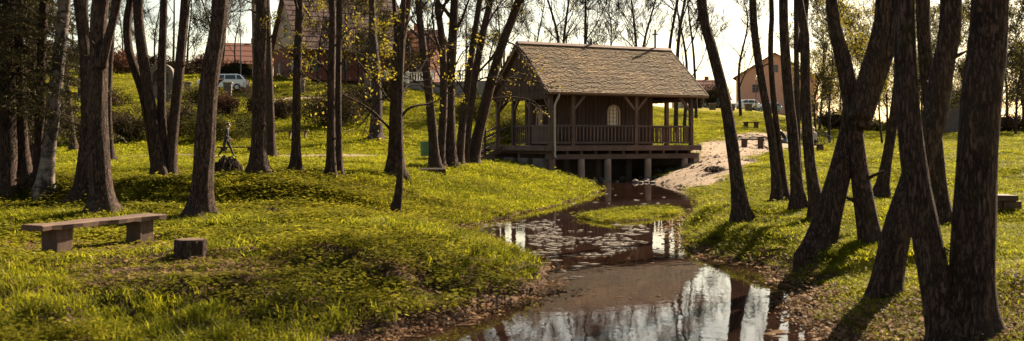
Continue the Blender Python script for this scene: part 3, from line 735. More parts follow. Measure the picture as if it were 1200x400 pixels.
def traced_tree(name, label, stems, base=None, d=None, m=None, top=13.0, limbs=5, low=None, leaf=0, near=False, group=None, maxl=2, seed=0,
                leafsize=.05, extra=(), flare=1.9, cat='tree', crown_m=None, lean_y=None):
    """stems: list of (picture points from base upwards, base width px, top width px); one tree at one distance"""
    rs = np.random.default_rng(seed + 100); m = m or M_BARK2
    bpx, bpy_ = stems[0][0][0]
    if d is None: d = depth_of(bpx, bpy_)
    X0 = PX(bpx, d); zg = g1(X0, d); off = zg - PZ(bpy_, d)
    o = empty(name, (X0, d, zg), 0, label, cat, group)
    tk = MB(); cr = MB(); tips = []; limbpts = []
    for si, (pp, w0, w1) in enumerate(stems):
        dy = 0 if si == 0 else rs.uniform(-.25, .25)
        P = np.array([(PX(a, d) - X0, dy, PZ(b, d) - zg + off * max(0., 1 - (bpy_ - b) / max(30., bpy_))) for a, b in pp])
        ztop = P[-1][2]
        if ztop < top and pp[-1][1] <= 4:
            e = P[-1] - P[-2]; e = e / np.linalg.norm(e); ext = []; q = P[-1].copy(); nst = 4; L = max(.5, top * rs.uniform(.85, 1.05) - ztop)
            for k in range(nst):
                e = e * .8 + np.array([rs.normal() * .07, rs.normal() * .07, .35]); e /= np.linalg.norm(e); q = q + e * L / nst; ext.append(q.copy())
            vis = len(P); P = np.vstack([P, ext])
        else: vis = len(P)
        if si == 0 or pp[0][1] > bpy_ - 14: P = np.vstack([P[0] + np.array([0, 0, -.25]), P]); root = True; vis += 1
        else: root = False
        S = smooth_path(P, .07 if near else .3)
        zs = S[:, 2]; z0 = max(0, P[0][2]); zv = ztop
        t = np.clip((zs - z0) / max(.1, zv - z0), 0, 1); px2m = d / F
        rad = (w0 * (1 - t) + w1 * t) * .47 * px2m
        over = zs > zv; rad = np.where(over, w1 * .5 * px2m * np.clip(1 - .93 * (zs - zv) / max(.1, top - zv), .05, 1), rad)
        if root: rad = rad * (1 + (flare - 1) * np.exp(-np.maximum(zs, 0) / .24))
        tk.tube(S, rad, 40 if near else (16 if d < 30 else 10), True, trunk_bump(rs, .022 if near else .03, 1.6 if near else 1.2, 1 if root else 0))
        for k in range(4):                                 # broken stubs and knots
            i = rs.integers(len(S) // 8, len(S) - 2); az = rs.uniform(0, 6.28); e = np.array([math.cos(az), math.sin(az), .5]); q = rad[i]
            if zs[i] > .5: cr.tube([S[i] + e * q * .5, S[i] + e * q * 1.15, S[i] + e * (q * 1.2 + rs.uniform(.02, .16))], [q * .34, q * .2, q * .1], 7)
        lowz = low if low is not None else max(zv * .9, 2.2)
        cand = np.where(zs > lowz)[0]
        if len(cand) > 3:
            for k in range(limbs):
                i = cand[int(len(cand) * (k + rs.uniform(0, .8)) / limbs) % len(cand)]
                az = rs.uniform(0, 2 * math.pi); el = rs.uniform(.35, .95)
                dd = np.array([math.cos(az) * math.cos(el), math.sin(az) * math.cos(el), math.sin(el)])
                grow(cr, S[i], dd, rs.uniform(.16, .3) * top * (1.1 - .5 * zs[i] / top), max(rad[i] * rs.uniform(.3, .5), .012), 0, rs, maxl, tips, rmin=.0035 if d < 25 else .008)
    for pp, w in extra:                                    # boughs seen in the photograph
        P = np.array([(PX(a, d) - X0, rs.uniform(-.1, .1) + k * rs.uniform(-.2, .12), PZ(b, d) - zg) for k, (a, b) in enumerate(pp)])
        S = smooth_path(P, .12); S[:, 1] += np.cumsum(rs.normal(size=len(S)) * .02); S[:, 2] += np.cumsum(rs.normal(size=len(S)) * .01)
        cr.tube(S, np.linspace(w, w * .25, len(S)) * .5 * d / F, 6, False)
        for k in range(len(S) // 3):
            i = rs.integers(len(S) // 5, len(S) - 1); e = S[i + 1] - S[i]; e /= np.linalg.norm(e) + 1e-9
            nd = e * .7 + rand_perp(e, rs) * .6 + np.array([0, 0, .1]); nd /= np.linalg.norm(nd)
            grow(cr, S[i], nd, rs.uniform(.3, .9), max(.008, w * .18 * d / F), 1, rs, 2, tips, .04, 3, rmin=.0045 if d < 25 else .009)
    tk.build('trunk', m, o, smooth=True, fix=False)
    if cr.v:
        c = cr.build('crown', crown_m or m, o, smooth=True, fix=False)
        if leaf and tips:
            tp = np.array([t_[0] for t_ in tips]); zvis = 1.75 + 175 * d / F - zg
            lowt = tp[tp[:, 2] < zvis + 1.0]
            if len(lowt) < 4: lowt = tp
            V, Q = leaf_cloud(lowt, rs, int(leaf * .95), leafsize * 1.05, leafsize * .9)
            np_mesh('young_leaf_clusters', V, Q, M_BUD, c, kind='stuff')
    return o

T = traced_tree
# --- left foreground and left bank
T('alder_tree', 'slim straight tree in front of the walker, nearest single trunk left of the stump', [([(235, 256), (241, 160), (246, 90), (258, 0)], 26, 20)], m=M_BARK, near=True, seed=1, leaf=0)
T('alder_tree', 'thick trunk behind the foreground bench with a side stem parting high on its right', [([(121, 252), (115, 150), (116, 60), (118, 0)], 26, 20), ([(122, 80), (128, 55), (136, 25), (142, 0)], 12, 9)], m=M_BARK, near=True, seed=2)
T('alder_tree', 'dark leaning trunk just left of the thick trunk behind the foreground bench', [([(97, 236), (103, 150), (101, 70), (92, 0)], 21, 13)], m=M_BARK, near=True, seed=3)
T('birch_tree', 'birch with black and pale patched bark on the far left', [([(52, 228), (58, 170), (67, 90), (76, 0)], 17, 14)], m=M_BIRCH, seed=4)
T('dark_tree', 'dark trunk immediately left of the patched birch', [([(45, 220), (47, 120), (52, 0)], 11, 11)], m=M_BARK, seed=5)
T('dark_tree', 'thick dark trunk second in from the left edge of the picture', [([(28, 212), (24, 120), (22, 0)], 16, 10)], m=M_BARK, seed=6)
T('dark_tree', 'thin crooked trunk behind the patched birch, leaning left towards its top', [([(87, 178), (80, 120), (73, 40), (70, 0)], 9, 6)], m=M_BARK, seed=7, limbs=5)
T('dark_tree', 'short dark trunk on the slope seen between the birch and the leaning trunk', [([(99, 112), (97, 60), (99, 0)], 13, 10)], d=80, m=M_BARKF, seed=8)
T('dark_tree', 'slender trunk on the path edge half hidden by the thick trunk with a side stem', [([(130, 190), (127, 120), (131, 40), (134, 0)], 9, 7)], m=M_BARK, seed=9)
T('multi_stem_tree', 'clump of four tall stems rising from one foot beside the foot path', [
    ([(187, 209), (180, 170), (168, 110), (151, 60), (149, 25), (153, 0)], 15, 9), ([(191, 210), (183, 150), (172, 80), (164, 0)], 15, 12),
    ([(193, 206), (190, 150), (190, 80), (192, 0)], 11, 9), ([(199, 206), (203, 150), (210, 80), (217, 0)], 13, 11)], seed=10, leaf=0)
T('lime_tree', 'stout dark trunk right of the walking person', [([(303, 206), (304, 110), (306, 0)], 19, 14)], m=M_BARK, seed=11, leaf=160, low=5.5, extra=[([(304, 60), (318, 40), (332, 22)], 3)])
T('lime_tree', 'thin dark trunk standing close behind the stout trunk by the walker', [([(318, 186), (316, 110), (312, 0)], 11, 9)], m=M_BARK, seed=12)
T('young_birch', 'pale thin sapling crossing the top of the stout trunk by the walker', [([(297, 190), (298, 90), (297, 0)], 5, 5)], m=M_BIRCH, seed=13, limbs=4, top=9)
T('lime_tree', 'slim straight trunk in front of the low bench on the far lawn', [([(347, 203), (348, 100), (351, 0)], 11, 9)], m=M_BARK, seed=14, leaf=120, extra=[([(348, 70), (330, 52), (312, 45)], 2.2)])
T('lime_tree', 'left stem of the close pair of slim trunks in the middle of the left lawn', [([(388, 210), (388, 110), (389, 0)], 11, 8)], m=M_BARK, seed=15, leaf=420, leafsize=.07, low=4.2, limbs=8,
  extra=[([(388, 90), (372, 70), (350, 62), (330, 66)], 2.5), ([(388, 60), (408, 40), (428, 30)], 2.2)])
T('lime_tree', 'right stem of the close pair of slim trunks in the middle of the left lawn', [([(397, 208), (396, 110), (398, 0)], 9, 7)], m=M_BARK, seed=16, leaf=420, leafsize=.07, low=4.2, limbs=8, extra=[([(396, 80), (412, 62), (430, 66), (446, 74)], 2.2), ([(397, 50), (380, 30), (366, 12)], 2)])
T('ivy_tree', 'broad trunk standing on the slope beside the dark bush below the house', [([(441, 150), (441, 90), (437, 40), (436, 0)], 16, 8)], d=63, m=M_BARKF, seed=17)
T('maple_tree', 'dark trunk with long drooping boughs left of the green litter bin', [([(463, 210), (465, 130), (467, 60), (476, 0)], 19, 13), ([(467, 70), (463, 30), (461, 0)], 7, 5)], m=M_BARK, seed=18, leaf=420, leafsize=.08, low=4.8,
  extra=[([(461, 155), (432, 128), (400, 112), (366, 92), (335, 80)], 3.2), ([(464, 128), (440, 96), (412, 60), (396, 34)], 2.6), ([(468, 140), (482, 126), (510, 118), (540, 96)], 3.4), ([(466, 112), (446, 118), (420, 150), (404, 158)], 2.2), ([(468, 90), (500, 60), (530, 52)], 2.4)])
T('maple_sapling', 'thin bent sapling standing alone on the grass in front of the drooping tree', [([(462, 252), (466, 236), (469, 205), (468, 150), (470, 80), (474, 0)], 9, 4)], m=M_BARK, seed=19, leaf=120, leafsize=.05, limbs=5, top=6.5, low=2.2)
CL = [([(510, 200), (504, 120), (496, 60), (490, 0)], 13, 8), ([(515, 198), (520, 120), (518, 50), (512, 0)], 11, 8), ([(528, 197), (527, 110), (531, 40), (533, 0)], 16, 10),
      ([(537, 195), (545, 120), (556, 40), (562, 0)], 11, 7), ([(544, 194), (552, 120), (566, 40), (575, 0)], 11, 8), ([(553, 193), (567, 130), (586, 60), (608, 0)], 15, 10)]
CLL = ['leftmost trunk of the tall clump beside the chapel stairs', 'second trunk from the left in the clump beside the chapel stairs', 'thickest upright trunk in the middle of the clump beside the chapel stairs',
       'fourth trunk from the left in the clump beside the chapel stairs', 'fifth trunk from the left in the clump beside the chapel stairs', 'strongly leaning trunk nearest the chapel stairs, crossing its gable']
CLX = [[([(503, 110), (486, 96), (470, 92)], 2)], [([(520, 100), (508, 74), (500, 50)], 2)], [([(528, 90), (540, 66), (556, 48)], 2.2), ([(528, 120), (514, 100), (498, 96)], 2)], [([(546, 110), (532, 92), (520, 84)], 2)], [([(556, 96), (576, 90), (600, 96)], 2)],
       [([(575, 100), (600, 92), (628, 96), (648, 106)], 2.4), ([(570, 118), (596, 116), (622, 120), (636, 130)], 2.0), ([(590, 46), (612, 60), (634, 92)], 2.2)]]
for i in range(6):
    T('ash_tree', CLL[i], [CL[i]], m=M_BARK2, seed=30 + i, leaf=110 if i < 5 else 170, leafsize=.075, low=3.0 if i < 5 else 5, limbs=9, extra=CLX[i], group='trunks of the clump beside the chapel')
# --- right bank
T('alder_tree', 'leaning lone trunk at the water edge right of the chapel', [([(870, 262), (858, 170), (848, 110), (832, 50), (822, 0)], 17, 12)], m=M_BARK2, seed=40, limbs=10, maxl=3)
T('alder_tree', 'slim trunk right of the lone leaning one, in front of the seated man', [([(912, 238), (904, 160), (890, 80), (882, 0)], 11, 9)], m=M_BARK2, seed=41, low=4, limbs=10, maxl=3)
T('alder_tree', 'thinnest trunk of the row on the right bank, beside the seated man', [([(921, 236), (908, 130), (903, 60), (904, 0)], 8, 6)], m=M_BARK2, seed=42, low=4, limbs=10, maxl=3)
T('alder_tree', 'trunk of the right bank row left of the forked stems, leaning left', [([(936, 246), (930, 170), (922, 90), (918, 0)], 14, 11)], m=M_BARK2, seed=43, low=4, limbs=10, maxl=3)
T('alder_tree', 'trunk that forks into two stems near the top, hiding the second seated person', [([(960, 256), (949, 190), (944, 110), (943, 40), (936, 0)], 15, 10), ([(943, 60), (947, 30), (949, 0)], 9, 8)], m=M_BARK2, seed=44, low=4.5, limbs=10, maxl=3)
T('alder_tree', 'thin straight trunk behind the row on the right bank', [([(936, 204), (934, 120), (933, 0)], 7, 6)], d=32, m=M_BARK2, seed=45, low=5, limbs=6)
T('willow_tree', 'big forked willow leaning over the bank, three stems parting halfway up', [
    ([(958, 302), (972, 250), (990, 180), (998, 130), (990, 80), (980, 40), (974, 0)], 35, 14), ([(1000, 140), (1008, 100), (1022, 50), (1028, 0)], 26, 19), ([(1001, 150), (1018, 100), (1034, 50), (1042, 0)], 24, 20),
    ([(1026, 322), (1014, 270), (1006, 220), (1000, 170), (997, 125)], 28, 16)], limbs=3, m=M_BARK, near=True, seed=46, flare=1.4)
T('willow_tree', 'slender stem leaning right behind the forked willow on the lawn', [([(1032, 232), (1042, 170), (1052, 100), (1058, 0)], 13, 9)], m=M_BARK, seed=47, limbs=6)
T('willow_tree', 'leaning dark trunk with swollen foot between the forked willow and the curved front trunk', [([(1037, 348), (1050, 275), (1072, 205), (1094, 140), (1104, 80), (1114, 0)], 35, 25)], m=M_BARK, near=True, seed=48, flare=1.35, limbs=6)
T('willow_tree', 'curved mottled trunk in the right foreground with its foot at the picture edge', [([(1112, 404), (1102, 360), (1086, 280), (1072, 200), (1063, 110), (1060, 0)], 39, 24)], m=M_BARK, near=True, seed=49, flare=1.6, limbs=6)
T('willow_tree', 'straight trunk squeezed behind the curved mottled trunk in the right foreground', [([(1105, 262), (1100, 220), (1092, 130), (1084, 60), (1082, 0)], 20, 16)], m=M_BARK, near=True, seed=50, limbs=6)
T('oak_tree', 'massive deeply furrowed trunk on the right with a second stem splitting off at the top', [([(1140, 398), (1139, 320), (1144, 200), (1152, 100), (1160, 0)], 54, 44), ([(1160, 110), (1172, 60), (1184, 0)], 26, 22)], m=M_BARK, near=True, seed=51, flare=1.35, limbs=6)
# off to the right of the frame: trees of the same row, their shadows fall across the stream and the left bank
for i, (x, y, h) in enumerate(((10.5, 14.5, 12), (9.6, 8.0, 13), (16.5, 21, 12))):
    rs = np.random.default_rng(600 + i); zg = g1(x, y); o = empty('alder_tree', (x, y, zg), 0, ('tall bare tree just beyond the right picture edge, middle one', 'tall bare tree just beyond the right picture edge, nearest one', 'tall bare tree just beyond the right picture edge, farthest one')[i], 'tree', 'trees beyond the right picture edge')
    tk = MB(); cr = MB(); tips = []; S = smooth_path([(0, 0, -.2), (0, 0, 0), (rs.normal() * .2, 0, h * .4), (rs.normal() * .5, rs.normal() * .4, h)], .4); rad = np.linspace(.22, .03, len(S)); tk.tube(S, rad, 12)
    for k in range(3):
        q = int(len(S) * (.5 + .48 * k / 3)); az = rs.uniform(0, 6.28); grow(cr, S[q], np.array([math.cos(az) * .75, math.sin(az) * .75, .66]), rs.uniform(2, 3.4), rad[q] * .45, 0, rs, 2, tips)
    tk.build('trunk', M_BARK2, o, smooth=True, fix=False); cr.build('crown', M_BARK2, o, smooth=True, fix=False)

# --- far bare trees: five shapes, copied
def far_shape(seed, h, r, limbs, m, maxl=3, spread=(.35, .85), leaf=None, first=.25, two=False):
    rs = np.random.default_rng(seed); o = empty('bare_tree', (0, 0, 0)); tk = MB(); cr = MB(); tips = []
    for sgn in ((0,) if not two else (-1, 1)):
        S = smooth_path([(sgn * .1, 0, -.4), (sgn * .15, 0, 0), (sgn * .5 + rs.normal() * .25, rs.normal() * .2, h * .35), (sgn * 1.2 + rs.normal() * .4, rs.normal() * .4, h * .7), (sgn * 1.5 + rs.normal() * .6, rs.normal() * .6, h)], .6)
        rad = r * (1 - .93 * np.clip(np.linspace(0, 1, len(S)), 0, 1)) * (.8 if two else 1); tk.tube(S, rad, 8)
        for k in range(limbs):
            q = min(len(S) - 2, int(len(S) * (first + (.98 - first) * (k + rs.uniform(0, 1)) / limbs))); az = rs.uniform(0, 6.28); el = rs.uniform(.5, 1.0)
            grow(cr, S[q], np.array([math.cos(az) * math.cos(el), math.sin(az) * math.cos(el), math.sin(el)]), h * rs.uniform(.17, .3), max(rad[q] * .5, .03), 0, rs, maxl, tips, .1, 5, spread, .14, (5, 4, 3, 3), .013)
    tk.build('trunk', m, o, smooth=True, fix=False); c = cr.build('crown', m, o, fix=False)
    if leaf:
        V, Q = leaf_cloud(np.array([t[0] for t in tips]), rs, leaf[0], leaf[1], .3); np_mesh('young_leaf_clusters', V, Q, leaf[2], c, kind='stuff')
    return o
FS = [far_shape(201, 15, .20, 9, M_BARKF), far_shape(202, 17, .24, 10, M_BARKF, two=True), far_shape(203, 13, .15, 8, M_BARKF, spread=(.3, .65)), far_shape(204, 16, .17, 8, M_BARKF, first=.45, maxl=2),
      far_shape(205, 12, .16, 9, M_BARKF, leaf=(2600, .18, M_BUD)), far_shape(206, 11, .15, 10, M_BARKF, leaf=(2300, .18, M_BUSHG), first=.12)]
used = set()
def far_tree(k, px, d, s, label, group, rz=None, sx=1.0, name='bare_tree'):
    o = FS[k] if k not in used else copy_tree(FS[k]); used.add(k)
    x = PX(px, d); o.name = name; o.location = (x, d, g1(x, d) - .05); o.rotation_euler = (0, 0, random.uniform(0, 6.28) if rz is None else rz); o.scale = (s * sx, s * sx, s)
    tag(o, label, 'tree', group); return o
GB = 'bare trees behind the chapel'
for k, px, d, s, lab in ((1, 655, 92, 1.0, 'bare tree above the left end of the chapel ridge'), (0, 683, 88, 1.05, 'bare tree above the chapel ridge, left of the short spike'), (2, 716, 98, .95, 'thin bare tree above the chapel ridge, just right of the short spike'),
                         (1, 752, 90, .95, 'spreading bare tree left of the cross on the chapel ridge'), (3, 781, 74, 1.05, 'dark tall tree just right of the cross behind the chapel roof'), (3, 792, 70, 1.1, 'second dark tall tree right of the cross behind the chapel roof'),
                         (2, 802, 78, 1.1, 'slim bare tree above the right slope of the chapel roof'), (3, 816, 92, 1.0, 'slim bare tree just left of the leaning bank trunk, behind the chapel'), (0, 868, 104, .95, 'bare tree standing on the lawn in front of the parked white car'),
                         (2, 628, 104, 1.0, 'distant bare tree above the chapel gable')):
    far_tree(k, px, d, s, lab, GB)
GW = 'bare trees of the wood on the left hill'
for i in range(17):
    px = -30 + i * 19.5 + random.uniform(-6, 6); far_tree((0, 2, 3, 5, 1)[i % 5], px, random.uniform(104, 135), random.uniform(.7, 1.05), ORD[i] + ' slender bare tree from the left in the far hilltop wood', GW)
GR = 'budding trees beyond the right lawn'
for i, (k, px, d, s) in enumerate(sorted(((5, 1100, 88, .85), (5, 1118, 108, 1.0), (5, 1150, 96, .95), (5, 1190, 78, .8), (5, 1060, 112, 1.0), (5, 995, 88, .8), (5, 1040, 94, .9), (4, 960, 92, .9), (5, 985, 100, 1.0), (4, 1022, 96, 1.05), (5, 1050, 105, 1.1), (4, 1068, 88, .8), (5, 1092, 98, 1.0), (5, 1165, 86, 1.0), (4, 1180, 100, 1.1), (5, 1200, 90, 1.15), (5, 1225, 84, 1.1), (4, 1250, 95, 1), (5, 938, 110, .9), (5, 1010, 120, 1.1), (5, 1080, 122, 1.2), (5, 1130, 118, 1.1)), key=lambda q: q[1])):
    far_tree(k, px, d, s, ORD[i] + ' budding tree from the left in the hazy belt beyond the right lawn', GR)
for i, (k, px, d, s, lab) in enumerate(((4, 957, 76, .75, 'small budding tree with the bicycle leaning beside it'), (5, 972, 74, .8, 'thin dark tree on the lawn right of the bicycle'), (4, 1034, 66, .55, 'slim young tree alone in the middle of the right lawn'))):
    far_tree(k, px, d, s, lab, 'small trees on the right lawn')
GH = 'bare trees round the brick house'
for i, (k, px, d, s) in enumerate(sorted(((0, 350, 95, .7), (2, 392, 94, .75), (5, 440, 96, .8), (4, 372, 97, .8), (5, 405, 98, .85), (4, 452, 100, .85), (0, 500, 108, .8), (2, 532, 104, .9), (5, 545, 110, 1.0), (1, 590, 112, .85), (4, 575, 96, .8), (5, 420, 101, .8), (0, 338, 118, .9), (5, 482, 99, .8)), key=lambda q: q[1])):
    far_tree(k, px, d, s, ORD[i] + ' thin leafing tree from the left round the steep roofed brick house', GH)

# --- spruce at the left edge
def spruce(px, py, label, seed, h=12, low=1.9, spread=1.9, d=None):
    rs = np.random.default_rng(seed); d = d or depth_of(px, py); x = PX(px, d); zg = g1(x, d); o = empty('spruce_tree', (x, d, zg), 0, label, 'tree', 'spruces at the left edge')
    tk = MB(); S = np.array([(0, 0, z) for z in np.linspace(-.25, h, 30)]); rad = np.linspace(.19, .02, 30); rad[:2] = .25; tk.tube(S, rad, 14, True, trunk_bump(rs, .03, 1.2)); tk.build('trunk', M_BARK, o, smooth=True, fix=False)
    cr = MB(); Vs = []; Qs = []; nb = 0; z = low
    while z < h - .3:
        for k in range(6):
            az = rs.uniform(0, 6.28); L = spread * (1 - .8 * (z - low) / h) * rs.uniform(.7, 1.15); dr = np.array([math.cos(az), math.sin(az), 0]); P = [np.array([0, 0, z])]
            for t in np.linspace(.15, 1, 7): P.append(np.array([0, 0, z - .42 * L * t ** 1.3 + .1 * L * t ** 4]) + dr * L * t + rs.normal(size=3) * .02)
            P = np.array(P); cr.tube(P, np.linspace(.022, .005, len(P)), 4, False); side = np.array([-dr[1], dr[0], 0])
            for t in np.linspace(.2, 1, 16):
                i = min(len(P) - 2, int(t * (len(P) - 1))); f = t * (len(P) - 1) - i; c = P[i] * (1 - f) + P[i + 1] * f
                for sg in (-1, 1):
                    tl = L * (.1 + .26 * (1 - abs(t - .45))) * rs.uniform(.6, 1.1); e = dr * .55 + side * sg * .8 + np.array([0, 0, -.45]) + rs.normal(size=3) * .12
                    for q in range(9):
                        cc = c + e * tl * (q + .5) / 9; a = e * .5 + rs.normal(size=3) * .55; a /= np.linalg.norm(a); b = np.cross(a, rs.normal(size=3)); b /= np.linalg.norm(b) + 1e-9; s = rs.uniform(.05, .085); n0 = len(Vs)
                        Vs += [cc - b * .008, cc + b * .008, cc + a * s + b * .006, cc + a * s - b * .006]; Qs.append((n0, n0 + 1, n0 + 2, n0 + 3))
        z += rs.uniform(.24, .36)
    c = cr.build('crown', M_BARK, o, fix=False); np_mesh('needles', Vs, Qs, M_SPRUCE, c, kind='stuff')
spruce(9, 228, 'dark spruce at the left picture edge with low drooping boughs', 301, h=8.5)
spruce(-6, 214, 'spruce half outside the picture at the far left', 302, h=8, low=1.6)
spruce(38, 200, 'spruce standing behind the patched birch', 303, h=8, low=2.4, spread=1.6)
# ------------------------------------------------------------------ shrubs
def bush(px, py, wpx, hpx, m, label, seed, d=None, group='shrubs on the slopes', dens=1.0, name='shrub', stem_m=None, size=.12):
    rs = np.random.default_rng(seed + 900); d = d or depth_of(px, py, 54.5, 160); x = PX(px, d); zg = g1(x, d); w = wpx * d / F / 2; h = hpx * d / F
    o = empty(name, (x, d, zg), 0, label, 'shrub', group); st = MB(); tips = []
    for k in range(14):
        az = rs.uniform(0, 6.28); e = np.array([math.cos(az) * .7 * w / h, math.sin(az) * .7 * w / h, 1.0]); e /= np.linalg.norm(e)
        grow(st, np.array([rs.normal() * w * .25, rs.normal() * w * .2, -.05]), e, h * rs.uniform(.6, .95), .025, 1, rs, 3, tips, .05, 4, (.4, .9))
    s = st.build('stems', stem_m or M_BARKF, o, fix=False)
    n = int(8200 * dens); lob = rs.normal(size=(14, 3)) * [w * .45, w * .35, h * .16] + [0, 0, h * .5]
    c = lob[rs.integers(0, 14, n)] + rs.normal(size=(n, 3)) * [w * .24, w * .22, h * .19]; c[:, 2] = np.abs(c[:, 2])
    V, Q = leaf_cloud(np.vstack([c, [t[0] for t in tips]]), rs, n, size * d / 70, .05); V[:, 2] = np.maximum(V[:, 2], .02)
    np_mesh('foliage', V, Q, m, o, kind='stuff'); return o
for i, (px, py, w, h, m, dn, lab) in enumerate((
    (88, 168, 44, 30, M_BUSH, 1, 'dark shrub behind the birch beside the foot path'), (150, 166, 40, 26, M_BUSH, 1, 'brown shrub low on the slope left of the four stem clump'),
    (214, 160, 52, 36, M_BUSH, 1.1, 'brown shrub right behind the four stem clump'), (254, 166, 62, 30, M_BUSHG, 1.2, 'wide olive shrub directly behind the walking person'),
    (268, 134, 32, 20, M_BUSHR, .8, 'russet red shrub below the white estate car'), (298, 134, 34, 26, M_BUSH, .9, 'dark shrub right of the russet one below the lamp post'),
    (392, 146, 92, 44, M_BUSH, 1.8, 'broad dark bush in the middle of the slope below the house'), (456, 116, 30, 26, M_BUSH, .8, 'dark shrub right of the trunk on the slope'),
    (186, 142, 40, 22, M_BUSHG, .8, 'low green shrub below the arched shrine'), (240, 122, 46, 20, M_BUSHG, .9, 'leafy green shrub between the shrine and the white estate car'), (128, 150, 34, 20, M_BUSH, .7, 'small brown shrub beside the thick trunk on the slope'),
    (594, 168, 40, 34, M_BUSHG, 1, 'green shrub seen through the posts of the chapel veranda'), (552, 140, 40, 26, M_BUSHG, .8, 'green shrub behind the clump of trunks left of the chapel'), (62, 150, 44, 30, M_BUSH, .8, 'dark shrub half hidden behind the birch, higher on the slope'), (330, 138, 36, 20, M_BUSH, .7, 'low dark shrub left of the broad dark bush'), (120, 126, 40, 22, M_BUSH, .7, 'dark shrub high on the slope behind the thick trunk'), (420, 132, 56, 30, M_BUSH, .9, 'dark bush joined to the right side of the broad dark bush'), (300, 158, 40, 22, M_BUSHG, .8, 'olive shrub behind the stout dark trunk'))):
    bush(px, py, w, h, m, lab, i, dens=dn)
for i, (px, d, w, h, m, lab) in enumerate(((985, 96, 44, 24, M_BUSH, 'dark low bush behind the bicycle'), (1184, 88, 60, 20, M_BUSH, 'dark low hedge at the right edge beyond the lawn'), (1098, 100, 30, 16, M_BUSH, 'low shrub beside the grey shed'), (1018, 98, 34, 14, M_BUSHG, 'low green shrub at the far side of the right lawn'),
    (838, 150, 30, 26, M_BUSH, 'round dark bush behind the parked cars'), (812, 140, 22, 20, M_BUSH, 'dark bush just beyond the right end of the chapel roof'))):
    bush(px, 0, w, h, m, lab, 40 + i, d=d, group='shrubs beyond the right lawn', dens=1.2)
for i in range(9):
    bush(10 + i * 33, 0, 46, random.uniform(14, 26), (M_BUSH, M_BUSHR, M_BUSH)[i % 3], ORD[i] + ' brown thicket from the left along the top of the left hill', 60 + i, d=random.uniform(98, 112), group='thickets on the hill top', dens=.9)

# ------------------------------------------------------------------ buildings, walls, fence on the hill
def gwin(parent, x, y, z, w, h, axis, out, m=M_GREYP):
    fr = MB(); t = .06
    def bx(mb, a, b, c, sa, sc, th):
        mb.box((a, b, c), (sa, th, sc)) if axis == 'x' else mb.box((b, a, c), (th, sa, sc))
    cx, cy = (x, y) if axis == 'x' else (y, x)
    for dx, dz, sx, sz in ((-w / 2, 0, t, h), (w / 2, 0, t, h), (0, -h / 2, w + t, t), (0, h / 2, w + t, t), (0, 0, t * .8, h - t), (0, h * .15, w - t, t * .8)): bx(fr, cx + dx, cy + out * .03, z + dz, sx, sz, .08)
    f = fr.build('window', m, parent); g = MB(); bx(g, cx, cy + out * .01, z, w - .02, h - .02, .04); g.build('pane', M_GLASS, f)
def house(name, label, px, d, L, W, hw, hr, rz, wm, rm, gm, wins=True, z=None, eave=.5, chim=True, group=None):
    x = PX(px, d); zg = g1(x, d) - .2 if z is None else z; o = empty(name, (x, d, zg), rz, label, 'house', group)
    bevel(MB().box((0, 0, hw / 2), (L, W, hw)).build('wall', wm, o), .02, 1)
    for s in (-1, 1): MB().prism([(-W / 2, hw + .003), (W / 2, hw + .003), (0, hw + hr - .1)], 'x', s * (L / 2 - .3), s * (L / 2 - .004)).build('gable', gm, o)
    sl = hr / (W / 2); e = W / 2 + eave; mb = MB()
    mb.add([(q * (L / 2 + eave), y, zz) for q in (-1, 1) for y, zz in ((-e, hw - eave * sl), (0, hw + hr), (e, hw - eave * sl), (e, hw - eave * sl - .16), (0, hw + hr - .18), (-e, hw - eave * sl - .16))],
           [(0, 1, 7, 6), (1, 2, 8, 7), (2, 3, 9, 8), (3, 4, 10, 9), (4, 5, 11, 10), (5, 0, 6, 11), (0, 5, 4, 1), (1, 4, 3, 2), (6, 7, 10, 11), (7, 8, 9, 10)])
    r = mb.build('roof', rm, o)
    for k in range(int(hr * 2)):                               # tile courses
        t = (k + .5) / int(hr * 2)
        for s in (-1, 1): MB().box((0, s * e * (1 - t), hw - eave * sl + (hr + eave * sl) * t + .02), (L + 2 * eave, .1, .03), Matrix.Rotation(-s * math.atan(sl), 3, 'X')).build('tile_course', rm, r)
    if chim: MB().box((L * .2, W * .1, hw + hr * .95), (.6, .6, 1.6)).build('chimney', M_BRICK, r)
    if wins:
        n = max(2, int(L / 2.8))
        for lev in range(max(1, int(hw / 2.7))):
            for i in range(n): gwin(o, -L / 2 + L * (i + .5) / n, -W / 2, 1.5 + lev * 2.7, 1.0, 1.25, 'x', -1)
            for i in range(2): gwin(o, -L / 2, -W / 4 + i * W / 2, 1.5 + lev * 2.7, .9, 1.2, 'y', -1)
        gwin(o, -L / 2, 0, hw + hr * .3, .9, 1.1, 'y', -1)
    return o
house('brick_house', 'brick house with steep brown roof and pale gable on the hill', 398, 108, 11.5, 9.5, 3.6, 5.6, .5, M_BRICK, M_TILE, M_CREAM)
house('outbuilding', 'low brick building right of the steep roofed house', 468, 112, 9, 7, 3.2, 2.6, -.2, M_BRICK, M_TILER, M_BRICK)
house('cottage', 'small cottage with orange tiled roof behind the lamp post', 284, 128, 7, 6, 2.4, 2.4, .3, M_CREAM, M_TILER, M_BRICK)
house('pink_house', 'large pink plastered house behind the parked cars', 912, 168, 15, 12, 6.2, 3.6, 1.25, M_PINK, M_TILE, M_PINK)
house('far_cottage', 'distant cottage with orange roof behind the right end of the chapel', 820, 185, 8, 7, 3.2, 3.2, .2, M_CREAM, M_TILER, M_BRICK)
house('grey_shed', 'grey boarded shed beyond the right lawn beside the massive trunk', 1122, 96, 4.6, 4.0, 2.4, 1.1, 1.3, M_GREYP, M_TILE, M_GREYP, wins=False, chim=False)

